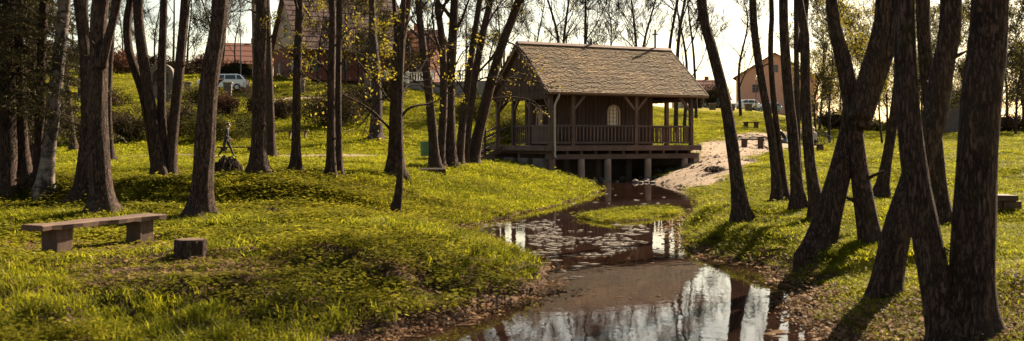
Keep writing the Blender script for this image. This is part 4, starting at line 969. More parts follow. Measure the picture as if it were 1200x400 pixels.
def fence():
    a = Vector((PX(452, 99), 99)); b = Vector((PX(585, 93), 93)); e = (b - a); L = e.length; e.normalize(); zg = max(g1(a.x, a.y), g1(b.x, b.y)) - .35
    o = empty('balustrade', (a.x, a.y, zg), math.atan2(e.y, e.x), 'white railing on a low wall along the road behind the clump of trunks', 'fence')
    MB().box((L / 2, 0, -.1), (L, .35, 1.6)).build('base_wall', M_CONC, o); n = int(L / 2.2)
    for i in range(n + 1): MB().box((i * L / n, 0, 1.25), (.24, .24, 1.1)).build('pillar', M_WHITE, o)
    for z in (.92, 1.68): MB().box((L / 2, 0, z), (L, .1, .1)).build('rail', M_WHITE, o)
    bal = MB().box((0, 0, 1.3), (.09, .07, .7)).build('baluster', M_WHITE, o); bal.location.x = .3
    for i in range(1, int(L / .3)):
        q = link('baluster', bal.data, o); q.location.x = .3 + i * .3
    return o
fence()
def stone_pillar(px, d, h, w, label, group):
    x = PX(px, d); o = empty('stone_pillar', (x, d, g1(x, d) - .05), random.uniform(-.2, .2), label, 'pillar', group); n = max(3, int(h / .26)); hh = h / n
    for i in range(n): bevel(MB().box((random.uniform(-.02, .02), 0, hh * (i + .5)), (w * random.uniform(.9, 1.02), w * random.uniform(.9, 1.02), hh - .015), jit=.02).build('stone', M_STONE, o), .02, 1)
    bevel(MB().box((0, 0, h + .05), (w * 1.2, w * 1.2, .11)).build('cap_stone', M_CONC, o), .02, 1)
for px, d, h, w, lab in ((220, 84, 1.3, .55, 'stone gate pillar between the shrine and the white estate car'), (267, 82, 1.45, .62, 'stone gate pillar in front of the white estate car'), (354, 88, 1.2, .5, 'stone pillar under the steep roofed house'), (432, 90, 1.5, .62, 'tall stone pillar beside the slope trunk near the white railing')):
    stone_pillar(px, d, h, w, lab, 'stone pillars on the hill')
for px, d, lab in ((835, 128, 'stone bollard in front of the leftmost parked car'), (857, 126, 'stone bollard between the first and second parked cars'), (877, 124, 'stone bollard in front of the white hatchback'), (903, 122, 'stone bollard at the right end of the parked cars')):
    stone_pillar(px, d, 1.0, .75, lab, 'stone bollards in front of the parked cars')
def shrine():
    d = 80; x = PX(190, d); o = empty('stone_shrine', (x, d, g1(x, d) - .1), .1, 'arched stone shrine with niche behind the four stem clump', 'shrine')
    bevel(MB().box((0, 0, .65), (1.9, 1.2, 1.3), jit=.02).build('plinth', M_STONE, o), .03)
    MB().box((.35, -.6, .75), (.36, .06, .7)).build('plinth_opening', M_BLACKM, o)  # black slab stands for the opening, its darkness put into the colour
    def arch(w, z0, z1): return [(-w, z0)] + [(w * math.cos(math.pi - k * math.pi / 14), z1 - w * .95 + w * .95 * math.sin(math.pi - k * math.pi / 14) * 1.0) for k in range(15)] + [(w, z0)]
    A, B = arch(.95, 1.303, 3.2), arch(.62, 1.5, 2.75); n = len(A); mb = MB()
    pts = [(p[0], -.5, p[1]) for p in A] + [(p[0], -.5, p[1]) for p in B] + [(p[0], .5, p[1]) for p in A] + [(p[0], .1, p[1]) for p in B]
    fs = [(i, (i + 1) % n, n + (i + 1) % n, n + i) for i in range(n)] + [(i, (i + 1) % n, 2*n + (i + 1) % n, 2*n + i) for i in range(n)] + [(n + i, n + (i + 1) % n, 3*n + (i + 1) % n, 3*n + i) for i in range(n)] + [tuple(range(2*n, 3*n)), tuple(range(3*n, 4*n))]
    mb.add(pts, fs).build('arched_niche', M_STONE, o)
    MB().tube([(0, -.15, 1.5), (0, -.15, 1.75), (0, -.15, 2.1), (0, -.15, 2.2), (0, -.15, 2.28), (0, -.15, 2.4)], [.2, .17, .12, .05, .08, .02], 10).build('statue', M_WHITE, o, smooth=True)
    for s in (-.4, .4): MB().tube([(s, -.45, 1.5), (s, -.45, 1.6), (s, -.45, 1.7)], [.06, .12, .1], 8).build('flower_pot', M_BRICK, o)
shrine()
def lamp_post(px, d, h, label):
    x = PX(px, d); o = empty('street_lamp', (x, d, g1(x, d) - .05), 0, label, 'lamp', 'street lamps')
    MB().tube([(0, 0, 0), (0, 0, .5), (0, 0, .55), (0, 0, h - .55)], [.11, .1, .06, .045], 10).build('pole', M_BLACKM, o)
    MB().tube([(0, 0, h - .55), (0, 0, h - .5), (0, 0, h - .15), (0, 0, h - .1)], [.08, .12, .2, .2], 8).build('lantern', M_LAMPW, o); MB().tube([(0, 0, h - .1), (0, 0, h), (0, 0, h + .1)], [.26, .12, .02], 8).build('lantern_cap', M_BLACKM, o)
lamp_post(282, 92, 5.2, 'black lamp post with lantern above the white estate car'); lamp_post(886, 138, 4.8, 'lamp post in front of the pink house')

# ------------------------------------------------------------------ parked cars
def make_car(paint, van=False):
    o = empty('parked_car', (0, 0, 0)); L, W = 4.2, 1.7; hb = 1.0 if van else .92; ht = 1.75 if van else 1.45
    side = [(-2.1, .3), (-2.12, .55), (-2.05, .85), (-2.0, hb), (-.95, hb + .04), (1.9, hb + .05), (2.05, .9), (2.1, .55), (2.08, .3)]
    n = len(side); rings = []; ys = (-.85, -.8, .8, .85); sc_ = (.93, 1, 1, .93); mb = MB()
    vs = [(p[0] * (1 if abs(y) < .84 else .985), y, .3 + (p[1] - .3) * s) for y, s in zip(ys, sc_) for p in side]
    fs = [(r * n + i, r * n + (i + 1) % n, (r + 1) * n + (i + 1) % n, (r + 1) * n + i) for r in range(3) for i in range(n)] + [tuple(range(n)), tuple(range(3 * n, 4 * n))]
    body = bevel(mb.add(vs, fs).build('body', paint, o, smooth=False), .05, 2)
    cab = [(-1.05, hb), (-.35, ht - .05), (-.1, ht), (1.3, ht), (1.55, ht - .05), (1.98 if van else 2.0, hb)]; m2 = len(cab)
    vs = [(p[0] + (0 if abs(y) > .7 else 0), y * (1 if p[1] < hb + .1 else .86), p[1]) for y in (-.8, .8) for p in cab]
    bevel(MB().add(vs, [tuple(range(m2)), tuple(range(m2, 2 * m2))] + [(i, (i + 1) % m2, m2 + (i + 1) % m2, m2 + i) for i in range(m2)]).build('cabin', paint, o), .05, 2)
    def quad(nm, pts, m): 
        c = Vector((0, 0, 0)); P = [Vector(p) for p in pts]; nn = (P[1] - P[0]).cross(P[2] - P[0]).normalized() * .02
        MB().add([p + nn for p in P] + [p - nn for p in P], [(0, 1, 2, 3), (7, 6, 5, 4)] + [(i, (i + 1) % 4, 4 + (i + 1) % 4, 4 + i) for i in range(4)]).build(nm, m, o)
    h0, h1 = hb + .08, ht - .1
    for s in (-1, 1):
        y0, y1 = s * .80, s * .70
        quad('side_window', [(-.82, y0, h0), (.2, y0, h0), (.2, y1, h1), (-.38, y1, h1)], M_GLASS); quad('side_window', [(.3, y0, h0), (1.2, y0, h0), (1.15, y1, h1), (.3, y1, h1)], M_GLASS); quad('side_window', [(1.3, y0, h0), (1.8, y0, h0), (1.5, y1, h1), (1.25, y1, h1)], M_GLASS)
    quad('windscreen', [(-1.0, -.68, h0 - .02), (-1.0, .68, h0 - .02), (-.42, .6, h1), (-.42, -.6, h1)], M_GLASS); quad('rear_window', [(1.96, -.66, h0), (1.96, .66, h0), (1.62, .58, h1), (1.62, -.58, h1)], M_GLASS)
    for x in (-1.3, 1.3):
        for s in (-1, 1):
            wv = MB().tube([(0, -.1, 0), (0, -.08, 0), (0, .08, 0), (0, .1, 0)], [.26, .31, .31, .26], 18).build('wheel', M_TYRE, o, smooth=False); wv.location = (x, s * .78, .31); MB().tube([(0, s * .09, 0), (0, s * .115, 0)], [.2, .17], 14).build('rim', M_RIM, wv)
    for s in (-1, 1):
        MB().box((-2.08, s * .6, .74), (.06, .32, .14)).build('headlight', M_LAMPW, o); MB().box((2.07, s * .68, .82), (.06, .16, .26)).build('tail_light', M_LAMPR, o); MB().box((-.75, s * .95, hb + .1), (.1, .18, .12)).build('wing_mirror', paint, o)
    for x in (-2.1, 2.1): MB().box((x, 0, .42), (.1, 1.55, .16)).build('bumper', M_BLACKM, o)
    return o
def park(o, px, d, rz, label):
    x = PX(px, d); o.location = (x, d, g1(x, d)); o.rotation_euler = (0, 0, rz); tag(o, label, 'car', 'parked cars')
park(make_car(M_CARP, False), 262, 89, .06, 'white estate car parked on the left hill behind the stone gate pillars')
park(make_car(M_CARS, True), 836, 150, -.35, 'silver green car, leftmost of the parked cars by the pink house'); park(make_car(M_CARP), 872, 146, .3, 'white hatchback in the middle of the cars by the pink house'); park(make_car(M_CARB), 898, 147, .2, 'blue grey car, rightmost of the cars by the pink house')
park(make_car(M_CARB), 452, 104, .1, 'dark car behind the white railing near the brick house')

# ------------------------------------------------------------------ benches, stump, logs, bin, brush
def fg_bench():
    a = Vector((PX(40, 12.0), 12.0)); b = Vector((PX(181, 13.8), 13.8)); e = b - a; L = e.length; z0 = min(g1(a.x, a.y), g1(b.x, b.y)) - .03; za, zb = PZ(264, 12.0), PZ(250.5, 13.8)
    o = empty('log_bench', (a.x, a.y, z0), math.atan2(e.y, e.x), 'weathered plank bench on two timber blocks in the left foreground', 'bench')
    zt = (za + zb) / 2 - z0; mb = MB(); n = 14
    for i in range(n):
        pass
    vs = []
    for i in range(n + 1):
        x = -.03 + (L + .06) * i / n; wob = .02 * math.sin(i * 1.3); zz = za + (zb - za) * i / n - z0
        vs += [(x, -.17 + wob, zz - .066 + .008 * math.sin(i * 2.1)), (x, -.18 + wob, zz - .012), (x, -.15 + wob, zz + .006 * math.sin(i * 1.7)), (x, .15, zz + .005 * math.cos(i)), (x, .18, zz - .015), (x, .17, zz - .066)]
    fs = [(i * 6 + k, i * 6 + (k + 1) % 6, (i + 1) * 6 + (k + 1) % 6, (i + 1) * 6 + k) for i in range(n) for k in range(6)] + [tuple(range(6)), tuple(range(n * 6, n * 6 + 6))]
    MB().add(vs, fs).build('seat', M_OLDWOOD, o)
    for f in (.17, .86):
        zz = za + (zb - za) * f - z0 - .06; zl = g1(a.x + e.x * f, a.y + e.y * f) - z0 - .1
        bevel(MB().box((L * f, 0, (zz + zl) / 2), (.25, .24, zz - zl), jit=.012).build('leg', M_STUMP, o), .015)
fg_bench()
def stump():
    d = depth_of(223, 302, 6, 20); x = PX(223, d); zg = g1(x, d); o = empty('tree_stump', (x, d, zg), 0, 'low sawn tree stump in the grass right of the foreground bench', 'stump'); rs = np.random.default_rng(5); r = 18 * d / F; ht = PZ(281, d) - zg
    mb = MB(); S = np.array([(0, 0, z) for z in np.linspace(-.15, ht, 10)]); rad = r * (1 + .15 * np.exp(-np.linspace(0, 3, 10))); mb.tube(S, rad, 40, True, trunk_bump(rs, .03, 1)); mb.build('bark', M_BARK, o, smooth=True, fix=True)
    MB().tube([(0, 0, ht - .01), (0, 0, ht + .006)], [r * .9, r * .88], 28).build('cut_face', M_OLDWOOD, o)
stump()
def plank_bench(px, py, wpx, hm, label, rz=0, d=None, legs='block', m=M_OLDWOOD, group='benches in the park', depth=.35, th=.07, cat='bench', nleg=2):
    d = d or depth_of(px, py, 30, 130); x = PX(px, d); zg = g1(x, d); L = wpx * d / F / max(.3, math.cos(rz)); o = empty('park_bench', (x, d, zg), rz, label, cat, group)
    hi = max(g1(x + t * math.cos(rz) * L / 2, d + t * math.sin(rz) * L / 2) for t in (-1, 0, 1)) - zg
    bevel(MB().box((0, 0, hi + hm), (L, depth, th), jit=.008).build('seat', m, o), .01)
    for i in range(nleg):
        q = -.5 + (i + .5) / nleg if nleg > 2 else (-.34, .34)[i]; q = q * (1.25 if nleg > 2 else 1); w = .3 if legs == 'block' else .07
        zl = g1(x + q * L * math.cos(rz), d + q * L * math.sin(rz)) - zg - .08
        bevel(MB().box((L * q, 0, (hi + hm - th / 2 + zl) / 2), (w, depth * .8, hi + hm - th / 2 - zl - .002)).build('leg', m, o), .01)
    return o
plank_bench(340, 163, 44, .45, 'long thin legged bench on the far lawn behind the slim trunk', -.12, legs='thin', nleg=3, m=M_STUMP)
plank_bench(278, 180, 46, .28, 'low dark timber bench behind the walking person', .02, m=M_STUMP)
plank_bench(882, 174, 26, .42, 'plank bench on two blocks nearest the sandy path', -.35, m=M_STUMP)
plank_bench(900, 172, 22, .45, 'plank bench left of the seated man', -.5, m=M_OLDWOOD)
bench_man = plank_bench(919, 178, 22, .42, 'pale plank bench under the seated man', -.45, m=M_DECK)
bench_p2 = plank_bench(955, 179, 18, .40, 'small bench under the seated person with pale hair', .1, m=M_STUMP)
plank_bench(880, 150, 18, .40, 'far block bench on the lawn below the parked cars', .1, m=M_STUMP)
bx_o = plank_bench(1168, 244, 34, .17, 'dark block bench half hidden behind the massive right trunk', .05, d=depth_of(1168, 244, 8, 30), m=M_STUMP, depth=.5, th=.1)
def log(px, py, lpx, r, rz, label, m=M_OLDWOOD):
    d = depth_of(px, py, 8, 60); x = PX(px, d); L = lpx * d / F; o = empty('fallen_log', (x, d, g1(x, d) + r * .6), rz, label, 'log'); rs = np.random.default_rng(int(px)); S = np.array([(t * L, 0, 0) for t in np.linspace(-.5, .5, 9)]); 
    MB().tube(S, [r] * 9, 16, True, trunk_bump(rs, .03, 1)).build('bark', M_BARK2, o, smooth=False)
    for s in (-.5, .5): MB().tube([(s * L - .004, 0, 0), (s * L + .004 + .006 * np.sign(s), 0, 0)], [r * .9, r * .88], 14).build('sawn_end', M_DECK, o)
log(506, 206, 32, .14, .12, 'short log lying at the foot of the clump of trunks'); log(568, 191, 22, .16, .2, 'log lying between the leaning trunk and the chapel'); log(381, 187, 14, .1, -.1, 'small dark log on the foot path by the pair of trunks')
def bin_():
    d = depth_of(499, 188, 40, 60); x = PX(499, d); o = empty('litter_bin', (x, d, g1(x, d)), .3, 'green litter bin on a post left of the clump of trunks', 'bin')
    MB().tube([(.26, 0, -.1), (.26, 0, .85)], .03, 8).build('post', M_BLACKM, o); b = MB().tube([(0, 0, .18), (0, 0, .2), (0, 0, .72), (0, 0, .74)], [.17, .2, .24, .24], 20).build('container', M_GREEN, o); MB().tube([(0, 0, .72), (0, 0, .77)], [.265, .265], 20).build('rim', M_GREEN, b)
    for z in (.35, .55): MB().tube([(0, 0, z - .012), (0, 0, z + .012)], [.232, .235], 20).build('band', M_GREEN, b)
    MB().box((.22, 0, .6), (.1, .05, .04)).build('bracket', M_BLACKM, o)
bin_()
def brush(px, py, wpx, h, n, label, m=M_BARK2, d0=8, name='brush_pile'):
    d = depth_of(px, py, d0, 60); x = PX(px, d); zg = g1(x, d); o = empty(name, (x, d, zg), 0, label, 'brush pile'); rs = np.random.default_rng(int(px) + 3); w = wpx * d / F / 2; mb = MB(); mb2 = MB()
    for k in range(n):
        az = rs.uniform(0, 6.28); r = w * rs.uniform(.15, .5); c = np.array([rs.uniform(-.7, .7) * w, rs.uniform(-.5, .5) * w, 0]); e = np.array([math.cos(az), math.sin(az) * .7, 0]); q = c[0] ** 2 + c[1] ** 2
        zc = h * math.sqrt(max(.02, 1 - q / (w * w))) * rs.uniform(.1, 1); P = [c + e * r * t + np.array([0, 0, max(.01, zc * (1 - t * t * .8) + rs.normal() * .03)]) for t in (-1, -.4, .2, .8)]
        (mb if k % 3 else mb2).tube(np.array(P), np.linspace(rs.uniform(.008, .03), .005, 4), 4, False)
    mb.build('branches', m, o, kind='stuff', fix=False); mb2.build('dry_branches', M_OLDWOOD, o, kind='stuff', fix=False)
brush(267, 204, 36, .40, 420, 'heap of cut branches on the grass in front of the walker', d0=20); brush(322, 254, 60, .12, 90, 'thin scatter of twigs on the grass between the slim trunk and the sapling')
brush(838, 202, 34, .25, 120, 'heap of driftwood on the sandy bank right of the chapel', d0=25)

# ------------------------------------------------------------------ bicycle and people
def bicycle():
    d = 72; x = PX(962, d); o = empty('bicycle', (x, d, g1(x, d)), -.35, 'bicycle standing on the lawn behind the second seated person', 'bicycle')
    for wx in (-.52, .52):
        A = np.linspace(0, 2 * math.pi, 25); w = MB().tube(np.array([(wx + .33 * math.cos(a), 0, .35 + .33 * math.sin(a)) for a in A]), .022, 6, False).build('wheel', M_TYRE, o); s = MB()
        for k in range(10): s.beam((wx, 0, .35), (wx + .31 * math.cos(k * .628), 0, .35 + .31 * math.sin(k * .628)), .006, .006)
        s.build('spokes', M_RIM, w)
    fr = MB(); 
    for a, b in (((-.52, 0, .35), (-.05, 0, .32)), ((-.05, 0, .32), (.38, 0, .78)), ((-.05, 0, .32), (-.2, 0, .85)), ((-.2, 0, .8), (.36, 0, .82)), ((-.52, 0, .35), (-.19, 0, .78)), ((.35, 0, .92), (.52, 0, .35))): fr.tube([a, b], .018, 6)
    fr.build('frame', M_BLACKM, o); MB().tube([(.3, -.27, 1.0), (.36, -.12, .98), (.35, 0, .93), (.36, .12, .98), (.3, .27, 1.0)], .014, 6).build('handlebar', M_BLACKM, o); MB().box((-.22, 0, .9), (.26, .14, .06)).build('saddle', M_TYRE, o); MB().tube([(-.2, 0, .8), (-.215, 0, .88)], .014, 6).build('seat_post', M_RIM, o)
bicycle()

def person(label, loc, rz, J, mats, hair_m, group='people in the park', longhair=False):
    """J: joints in metres, one connected skeleton; skinned into one body; mats picks cloth by place"""
    o = empty('person', loc, rz, label, 'person', group)
    names = list(J); idx = {n: i for i, n in enumerate(names)}
    ed = [('pelvis', 'waist'), ('waist', 'chest'), ('chest', 'neck'), ('neck', 'head'), ('head', 'crown')]
    for s in 'lr':
        ed += [('pelvis', 'hip' + s), ('hip' + s, 'knee' + s), ('knee' + s, 'ankle' + s), ('ankle' + s, 'toe' + s), ('chest', 'sho' + s), ('sho' + s, 'elb' + s), ('elb' + s, 'wri' + s), ('wri' + s, 'hand' + s)]
    RAD = dict(pelvis=(.155, .11), waist=(.135, .1), chest=(.165, .12), neck=(.055, .055), head=(.085, .1), crown=(.07, .08), hip=(.09, .09), knee=(.06, .06), ankle=(.042, .042), toe=(.04, .03), sho=(.07, .07), elb=(.047, .047), wri=(.033, .033), hand=(.035, .02))
    me = bpy.data.meshes.new('body_cage'); me.from_pydata([J[n] for n in names], [(idx[a], idx[b]) for a, b in ed], []); t = bpy.data.objects.new('body_cage', me); COL.objects.link(t)
    md = t.modifiers.new('skin', 'SKIN'); 
    for n in names:
        k = n if n in RAD else n[:-1]; sv = me.skin_vertices[0].data[idx[n]]; sv.radius = RAD[k]; sv.use_root = n == 'pelvis'
    ss = t.modifiers.new('sub', 'SUBSURF'); ss.levels = 2; ss.render_levels = 2
    bpy.context.view_layer.update(); dg = bpy.context.evaluated_depsgraph_get(); bmesh_ = bpy.data.meshes.new_from_object(t.evaluated_get(dg)); bpy.data.objects.remove(t)
    bmesh_.name = 'body'; bmesh_.materials.clear()
    for m in mats: bmesh_.materials.append(m)            # skin, top, trousers, shoes
    segs = [(a, b) for a, b in ed]
    def kind(p):
        best = None; bd = 1e9
        for a, b in segs:
            A, B = Vector(J[a]), Vector(J[b]); u = max(0, min(1, (p - A).dot(B - A) / (B - A).length_squared)); dd = (p - A - (B - A) * u).length
            if dd < bd: bd = dd; best = (a, b, u)
        a, b, u = best
        if 'toe' in b: return 3
        if a.startswith(('hip', 'knee')) or b.startswith('hip') or (a == 'pelvis' and u < .35): return 2
        if b == 'head' or b == 'crown' or 'hand' in b or (b == 'neck' and u > .75): return 0
        return 1
    for pl in bmesh_.polygons: pl.material_index = kind(pl.center); pl.use_smooth = True
    b = link('body', bmesh_, o); hc = Vector(J['head']); hd = (Vector(J['crown']) - hc).normalized(); bm = bmesh.new(); bmesh.ops.create_uvsphere(bm, u_segments=14, v_segments=10, radius=.118)
    fwd = Vector(J['face']) if 'face' in J else Vector((1, 0, 0))
    for v in list(bm.verts):
        if v.co.dot(fwd) > .05 and v.co.z < .06: v.co -= fwd * (v.co.dot(fwd) - .02)
        if v.co.z < -.03: v.co.z = -.03 - (.12 if longhair else .02) * (-.03 - v.co.z) * 8
        v.co *= random.uniform(.97, 1.04)
    hm = bpy.data.meshes.new('hair'); bm.to_mesh(hm); bm.free(); hm.materials.append(hair_m); hm.polygons.foreach_set('use_smooth', [True] * len(hm.polygons)); h = link('hair', hm, o); h.location = hc + hd * .05 - fwd * .02
    fm = MB(); up = Vector((0, 0, 1)); sd = fwd.cross(up)
    for nm, off, r in (('nose', fwd * .118 + up * -.005, .018), ('eye', fwd * .1 + up * .03 + sd * .035, .011), ('eye', fwd * .1 + up * .03 - sd * .035, .011), ('ear', sd * .098, .02), ('ear', -sd * .098, .02)):
        bm = bmesh.new(); bmesh.ops.create_icosphere(bm, subdivisions=1, radius=r); q = bpy.data.meshes.new(nm); bm.to_mesh(q); bm.free(); q.materials.append(M_BLACKM if nm == 'eye' else M_SKIN); e = link(nm, q, o); e.location = hc + off
    for s in 'lr':                                       # five fingers on each hand
        W = Vector(J['wri' + s]); Hn = Vector(J['hand' + s]); f = (Hn - W).normalized(); lat = f.cross(Vector((0, 1, 0)))
        lat = lat.normalized() if lat.length > .1 else Vector((1, 0, 0)); pal = f.cross(lat); mb = MB()
        for k, (ofs, ln) in enumerate(((-.028, .055), (-.009, .07), (.01, .066), (.028, .05))):
            p0 = Hn + lat * ofs; mb.tube([p0, p0 + f * ln * .5 + pal * .006, p0 + f * ln * .85 + pal * .03], [.009, .0085, .006], 6)
        p0 = W + f * .03 - lat * .03; mb.tube([p0, p0 + f * .03 - lat * .025, p0 + f * .06 - lat * .025 + pal * .012], [.011, .01, .007], 6); mb.build('fingers', M_SKIN, o, smooth=True)
    return o
d_w = depth_of(265, 187, 40, 60); xw = PX(265, d_w)
person('person in dark jacket and trousers walking to the right on the foot path', (xw, d_w, g1(xw, d_w) + .06), .12, dict(
    pelvis=(0, 0, .93), waist=(.02, 0, 1.1), chest=(.05, 0, 1.32), neck=(.08, 0, 1.47), head=(.12, 0, 1.58), crown=(.13, 0, 1.68),
    hipl=(.02, .1, .88), kneel=(.2, .1, .5), anklel=(.36, .1, .1), toel=(.52, .1, .06), hipr=(-.02, -.1, .88), kneer=(-.1, -.1, .48), ankler=(-.36, -.1, .14), toer=(-.24, -.1, .02),
    shol=(.05, .2, 1.38), elbl=(.02, .24, 1.1), wril=(.2, .2, .92), handl=(.27, .19, .89), shor=(.05, -.2, 1.38), elbr=(.0, -.25, 1.11), wrir=(.18, -.22, .95), handr=(.25, -.2, .93)), (M_SKIN, M_JACKET, M_TROUS, M_SHOE), M_HAIRB)
# the seated man, leaning forward and looking left
bl = bench_man.location; zt = .42 + .035
person('seated man in dark shirt and blue jeans leaning forward on a bench', (bl.x + .1, bl.y, bl.z + .04), math.pi - .15, dict(
    pelvis=(-.05, 0, .56), waist=(.05, 0, .72), chest=(.2, 0, .93), neck=(.32, 0, 1.06), head=(.41, 0, 1.15), crown=(.45, 0, 1.24),
    hipl=(.0, .11, .54), kneel=(.45, .15, .52), anklel=(.45, .15, .1), toel=(.6, .16, .05), hipr=(.0, -.11, .54), kneer=(.45, -.15, .52), ankler=(.42, -.15, .1), toer=(.57, -.16, .05),
    shol=(.22, .2, .98), elbl=(.4, .2, .72), wril=(.56, .08, .62), handl=(.62, .05, .6), shor=(.22, -.2, .98), elbr=(.4, -.2, .72), wrir=(.56, -.08, .62), handr=(.62, -.05, .6)), (M_SKIN, M_JACKET, M_JEANS, M_SHOE), M_HAIRB)
bl = bench_p2.location
person('seated person with pale hair, pale top and dark trousers beside the right bank trunks', (bl.x - .05, bl.y, bl.z + .02), math.pi + .5, dict(
    pelvis=(-.05, 0, .53), waist=(-.02, 0, .7), chest=(.04, 0, .95), neck=(.07, 0, 1.09), head=(.1, 0, 1.2), crown=(.11, 0, 1.3),
    hipl=(.0, .11, .52), kneel=(.44, .12, .5), anklel=(.46, .12, .1), toel=(.6, .13, .05), hipr=(.0, -.11, .52), kneer=(.44, -.12, .5), ankler=(.44, -.12, .1), toer=(.58, -.13, .05),
    shol=(.04, .19, 1.0), elbl=(.12, .22, .74), wril=(.34, .14, .66), handl=(.41, .12, .64), shor=(.04, -.19, 1.0), elbr=(.12, -.22, .74), wrir=(.34, -.14, .66), handr=(.41, -.12, .64)), (M_SKIN, M_PALE, M_TROUS, M_SHOE), M_HAIRL, longhair=True)

# ------------------------------------------------------------------ grass, herbs, leaf litter, scum (uncountable)
SRC = bpy.data.collections.new('plant_sources'); SRC2 = bpy.data.collections.new('litter_sources')
def blade_tuft(name, n, h, w, lean, m, seed, rad=.05):
    rs = np.random.default_rng(seed); V = []; Q = []
    for k in range(n):
        az = rs.uniform(0, 6.28); c = np.array([rs.normal() * rad, rs.normal() * rad, -.02]); e = np.array([math.cos(az), math.sin(az), 0]); sd = np.array([-e[1], e[0], 0]); hh = h * rs.uniform(.5, 1.15); l = lean * rs.uniform(.3, 1.4) * hh; ww = w * rs.uniform(.7, 1.3)
        o = len(V); V += [c - sd * ww, c + sd * ww, c + e * l * .35 + np.array([0, 0, hh * .6]) + sd * ww * .8, c + e * l * .35 + np.array([0, 0, hh * .6]) - sd * ww * .8, c + e * l + np.array([0, 0, hh])]
        Q += [(o, o + 1, o + 2, o + 3), (o + 3, o + 2, o + 4)]
    me = bpy.data.meshes.new(name); me.from_pydata(V, [], Q); me.materials.append(m); ob = bpy.data.objects.new(name, me); SRC.objects.link(ob)
def herb_tuft(name, n, h, s, m, seed, rad=.07, col=SRC, flat=False):
    rs = np.random.default_rng(seed); V = []; Q = []
    for k in range(n):
        c = np.array([rs.normal() * rad, rs.normal() * rad, h * rs.uniform(.15, 1)]); az = rs.uniform(0, 6.28); e = np.array([math.cos(az), math.sin(az), rs.uniform(-.4, .5)]); sd = np.array([-e[1], e[0], rs.uniform(-.35, .35)]); ss = s * rs.uniform(.6, 1.3); o = len(V)
        V += [c, c + e * ss * .45 + sd * ss * .38, c + e * ss * 1.0 + np.array([0, 0, -.15 * ss]), c + e * ss * .45 - sd * ss * .38]; Q += [(o, o + 1, o + 2), (o, o + 2, o + 3)]
    me = bpy.data.meshes.new(name); me.from_pydata(V, [], Q); me.materials.append(m); ob = bpy.data.objects.new(name, me); col.objects.link(ob)
for k in range(4): blade_tuft('tuft_%d' % k, 20, (.11, .13, .15, .10)[k], .0036, .55, M_GRASS, 70 + k)          # 0-3
for k in range(2): herb_tuft('tuft_%d' % (4 + k), 26, .11, .030, M_HERB, 80 + k)                              # 4-5
blade_tuft('tuft_6', 9, .16, .003, .8, M_DRY, 90)                                                            # 6
blade_tuft('tuft_7', 22, .20, .005, .45, M_GRASS, 91, .035)                                                  # 7 a taller bunch
herb_tuft('tuft_8', 16, .13, .055, M_HERB, 101, .06); blade_tuft('tuft_9', 9, .17, .0075, .6, M_GRASS, 102, .045)       # 8, 9 the coarse plants of the near bank
for k in range(3): herb_tuft('litter_%d' % k, 12, .03, .05, M_LITTER, 95 + k, .1, SRC2)

def scatter(name, x, y, z, sx, sz, idx, coll, label, cat):
    me = bpy.data.meshes.new(name); n = len(x); me.vertices.add(n); me.vertices.foreach_set('co', np.stack([x, y, z], 1).astype(np.float32).ravel())
    a = me.attributes.new('size', 'FLOAT_VECTOR', 'POINT'); a.data.foreach_set('vector', np.stack([sx, sx, sz], 1).astype(np.float32).ravel())
    a = me.attributes.new('turn', 'FLOAT_VECTOR', 'POINT'); a.data.foreach_set('vector', np.stack([rng.normal(0, .12, n), rng.normal(0, .12, n), rng.uniform(0, 6.283, n)], 1).astype(np.float32).ravel())
    a = me.attributes.new('pick', 'INT', 'POINT'); a.data.foreach_set('value', idx.astype(np.int32))
    o = link(name, me, kind='stuff'); tag(o, label, cat); md = o.modifiers.new('scatter', 'NODES'); ng = bpy.data.node_groups.new(name + '_scatter', 'GeometryNodeTree'); md.node_group = ng
    ng.interface.new_socket('Geometry', in_out='INPUT', socket_type='NodeSocketGeometry'); ng.interface.new_socket('Geometry', in_out='OUTPUT', socket_type='NodeSocketGeometry')
    gi = ng.nodes.new('NodeGroupInput'); go = ng.nodes.new('NodeGroupOutput'); ip = ng.nodes.new('GeometryNodeInstanceOnPoints'); ci = ng.nodes.new('GeometryNodeCollectionInfo'); ci.inputs['Collection'].default_value = coll; ci.inputs['Separate Children'].default_value = True; ci.inputs['Reset Children'].default_value = True
    def att(nm, ty): q = ng.nodes.new('GeometryNodeInputNamedAttribute'); q.data_type = ty; q.inputs['Name'].default_value = nm; return q.outputs['Attribute']
    ip.inputs['Pick Instance'].default_value = True; er = ng.nodes.new('FunctionNodeEulerToRotation')
    ng.links.new(gi.outputs[0], ip.inputs['Points']); ng.links.new(ci.outputs[0], ip.inputs['Instance']); ng.links.new(att('pick', 'INT'), ip.inputs['Instance Index']); ng.links.new(att('turn', 'FLOAT_VECTOR'), er.inputs[0]); ng.links.new(er.outputs[0], ip.inputs['Rotation']); ng.links.new(att('size', 'FLOAT_VECTOR'), ip.inputs['Scale']); ng.links.new(ip.outputs[0], go.inputs[0])
    return o
NG = 480000
d = 4.6 * np.exp(rng.uniform(0, 1, NG) * math.log(112 / 4.6)); px = rng.uniform(-120, 1320, NG); x = PX(px, d); y = d
s, si = shore(x, y); so = soil_at(x, y); sa = sand_at(x, y)
lx = (x - C0[0]) * math.cos(CA) + (y - C0[1]) * math.sin(CA); ly = -(x - C0[0]) * math.sin(CA) + (y - C0[1]) * math.cos(CA)
left0 = px < 720
ok = ((s > .02) | (si < -.05)) & (rng.uniform(0, 1, NG) > np.clip(np.where((so < .77) & left0, 0, so) * .82, 0, .93) * np.where(s > .9, .8, 1)) & (rng.uniform(0, 1, NG) > sa * 1.3) & ~((lx > -.1) & (lx < 7.9) & (ly > -.3) & (ly < 5.5))
patch = vnoise(x * .55, y * .55, 51) * .35 + vnoise(x * 2.0, y * 2.0, 52) * .65
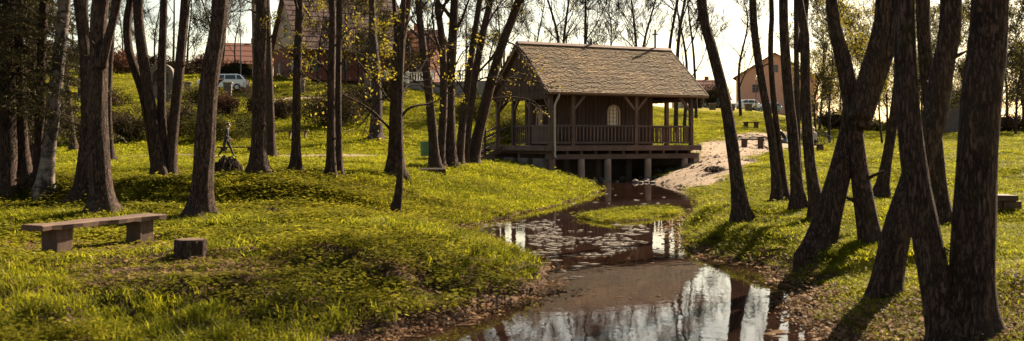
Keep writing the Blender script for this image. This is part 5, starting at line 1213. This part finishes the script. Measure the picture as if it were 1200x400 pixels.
clump = np.maximum(cells(x, y, .34, 3), .8 * cells(x, y, .62, 4)); nearf = (1 - sstep(13, 19, y)) * left0
ok &= rng.uniform(0, 1, NG) < (1 - nearf) + nearf * (.01 + .16 * np.clip((clump - .3) * 3.5, 0, 1))
x, y, d, px, s, si, patch, so, clump, nearf = (q[ok] for q in (x, y, d, px, s, si, patch, so, clump, nearf)); z = G(x, y) + nearf * .09 * clump * sstep(.9, 1.7, np.minimum(np.hypot(x - PX(110, 12.9), (y - 12.9)), np.hypot(x - PX(223, 11), y - 10.7))); n = len(x)
left = px < 700
hb = np.where((y < 24) & left, .55 * sstep(.3, .6, vnoise(x * .45 + 9, y * .45, 61)) + .2 + .5 * (1 - sstep(.5, 1.3, np.abs(y - 20.2))), .06); u = rng.uniform(0, 1, n)
idx = np.where(u < hb, 4 + rng.integers(0, 2, n), np.where(u > .93, 6, np.where((u > .91) & (y < 14), 7, rng.integers(0, 4, n))))
cs = rng.uniform(0, 1, n) < nearf * .8; cl = vnoise(x * .9, y * .9, 66) + rng.normal(0, .15, n); idx = np.where(cs, np.where(cl < .52, 8, 9), idx)
wsc = np.clip(d / 10, .75, 6.0) ** .85 * rng.uniform(.7, 1.3, n); hsc = rng.uniform(.55, 1.2, n) * np.where(left, 1.0, .62) * (1 - nearf + nearf * (.35 + 1.6 * clump)) * np.where(y > 21, .36, np.where(y > 13, .45, .6)) * np.clip(d / 14, .85, 1.5)
hsc = np.where(si < 0, hsc * .5, hsc); wsc = wsc * (1 - .1 * nearf)
hsc *= 1 - .72 * (1 - sstep(.9, 1.7, np.minimum(np.hypot(x - PX(110, 12.9), (y - 12.9)), np.hypot(x - PX(223, 11), y - 10.7))))
scatter('grass', x, y, z, wsc, hsc, idx, SRC, 'yellow green grass and low herbs covering the banks and slopes', 'grass')
NL = 42000
d = 5 * np.exp(rng.uniform(0, 1, NL) * math.log(5)); px = np.where(rng.uniform(0, 1, NL) < .7, rng.uniform(780, 1320, NL), rng.uniform(-50, 700, NL)); x = PX(px, d); y = d; s, si = shore(x, y); so = soil_at(x, y)
ok = (s > -.25) & (rng.uniform(0, 1, NL) < np.clip(so, .05, 1) * (1 - .8 * sstep(11, 13.5, y))); x, y, s, d = x[ok], y[ok], s[ok], d[ok]; n = len(x)
scatter('leaf_litter', x, y, np.maximum(G(x, y), .003), np.clip(d / 11, .6, 2) * rng.uniform(.6, 1.2, n), rng.uniform(.6, 1.4, n), rng.integers(0, 3, n), SRC2, 'brown fallen leaves on the banks', 'leaf litter')
def flakes(name, areas, m, label, cat, zz):
    V = []; Q = []; rs = np.random.default_rng(77)
    for (px0, px1, py0, py1, n, r0, r1, ang) in areas:
        for k in range(n):
            py = rs.uniform(py0, py1); d = H * F / (py - YH); x = PX(rs.uniform(px0, px1), d); s_, i_ = shore(np.array([x]), np.array([d]))
            if vnoise(np.array([x * 1.6]), np.array([d * .9]), 71)[0] * .6 + .4 * vnoise(np.array([x * 6]), np.array([d * 4]), 72)[0] < .5 or s_[0] > .03: continue
            r = rs.uniform(r0, r1) * rs.uniform(.4, 1); m_ = rs.integers(5, 9); o = len(V); a0 = rs.uniform(0, 6.28)
            for j in range(m_):
                a = a0 + j * 6.283 / m_; q = r * rs.uniform(.55, 1.3); dx, dy = q * math.cos(a) * 1.7, q * math.sin(a) * .8; V.append((x + dx * math.cos(ang) - dy * math.sin(ang), d + dx * math.sin(ang) + dy * math.cos(ang), zz + rs.uniform(0, .004)))
            V.append((x, d, zz + .01)); Q += [(o + j, o + (j + 1) % m_, o + m_) for j in range(m_)]
    mb = MB(); mb.v = V; mb.f = Q; o = mb.build(name, m, kind='stuff'); tag(o, label, cat)
flakes('floating_scum', [(620, 745, 266, 300, 800, .01, .06, .15), (560, 690, 258, 270, 240, .015, .07, .3), (650, 790, 224, 240, 60, .04, .12, .2), (640, 700, 300, 330, 60, .03, .09, 0), (700, 800, 262, 285, 120, .03, .1, .1)], M_SCUM, 'pale scum drifting on the dark water', 'scum', .006)
flakes('floating_leaves', [(900, 1000, 322, 400, 200, .02, .075, .4), (440, 590, 350, 400, 260, .02, .07, .2), (600, 800, 290, 360, 60, .02, .05, 0), (790, 830, 255, 300, 120, .03, .09, 1.2)], M_LITTER, 'brown leaves and weed floating along the shores', 'leaves', .005)
# clods and pebbles on the trodden sand
V = []; Q = []; rs = np.random.default_rng(5)
for k in range(1500):
    d = rs.uniform(35.5, 74); px = rs.uniform(760, 960); x = PX(px, d)
    if poly_sdf(np.array([x]), np.array([d]), SANDP)[0] > .4: continue
    r = rs.uniform(.03, .12) * (1.6 if vnoise(np.array([x * .5]), np.array([d * .5]), 88)[0] > .6 else .8); o = len(V); zc = g1(x, d) + .03
    for j in range(6):
        a = j * 1.047 + rs.uniform(-.3, .3); q = r * rs.uniform(.6, 1.3); V.append((x + q * math.cos(a) * 1.5, d + q * math.sin(a), zc - .03))
    V.append((x + rs.normal() * r * .2, d, zc + r * rs.uniform(.3, .7))); Q += [(o + j, o + (j + 1) % 6, o + 6) for j in range(6)]
mb = MB(); mb.v = V; mb.f = Q; tag(mb.build('rubble', simple('sandy_rubble', (.16, .11, .085), .95, .5, 6, .2, .6), kind='stuff', fix=False), 'small clods and pebbles strewn over the sandy track', 'rubble')
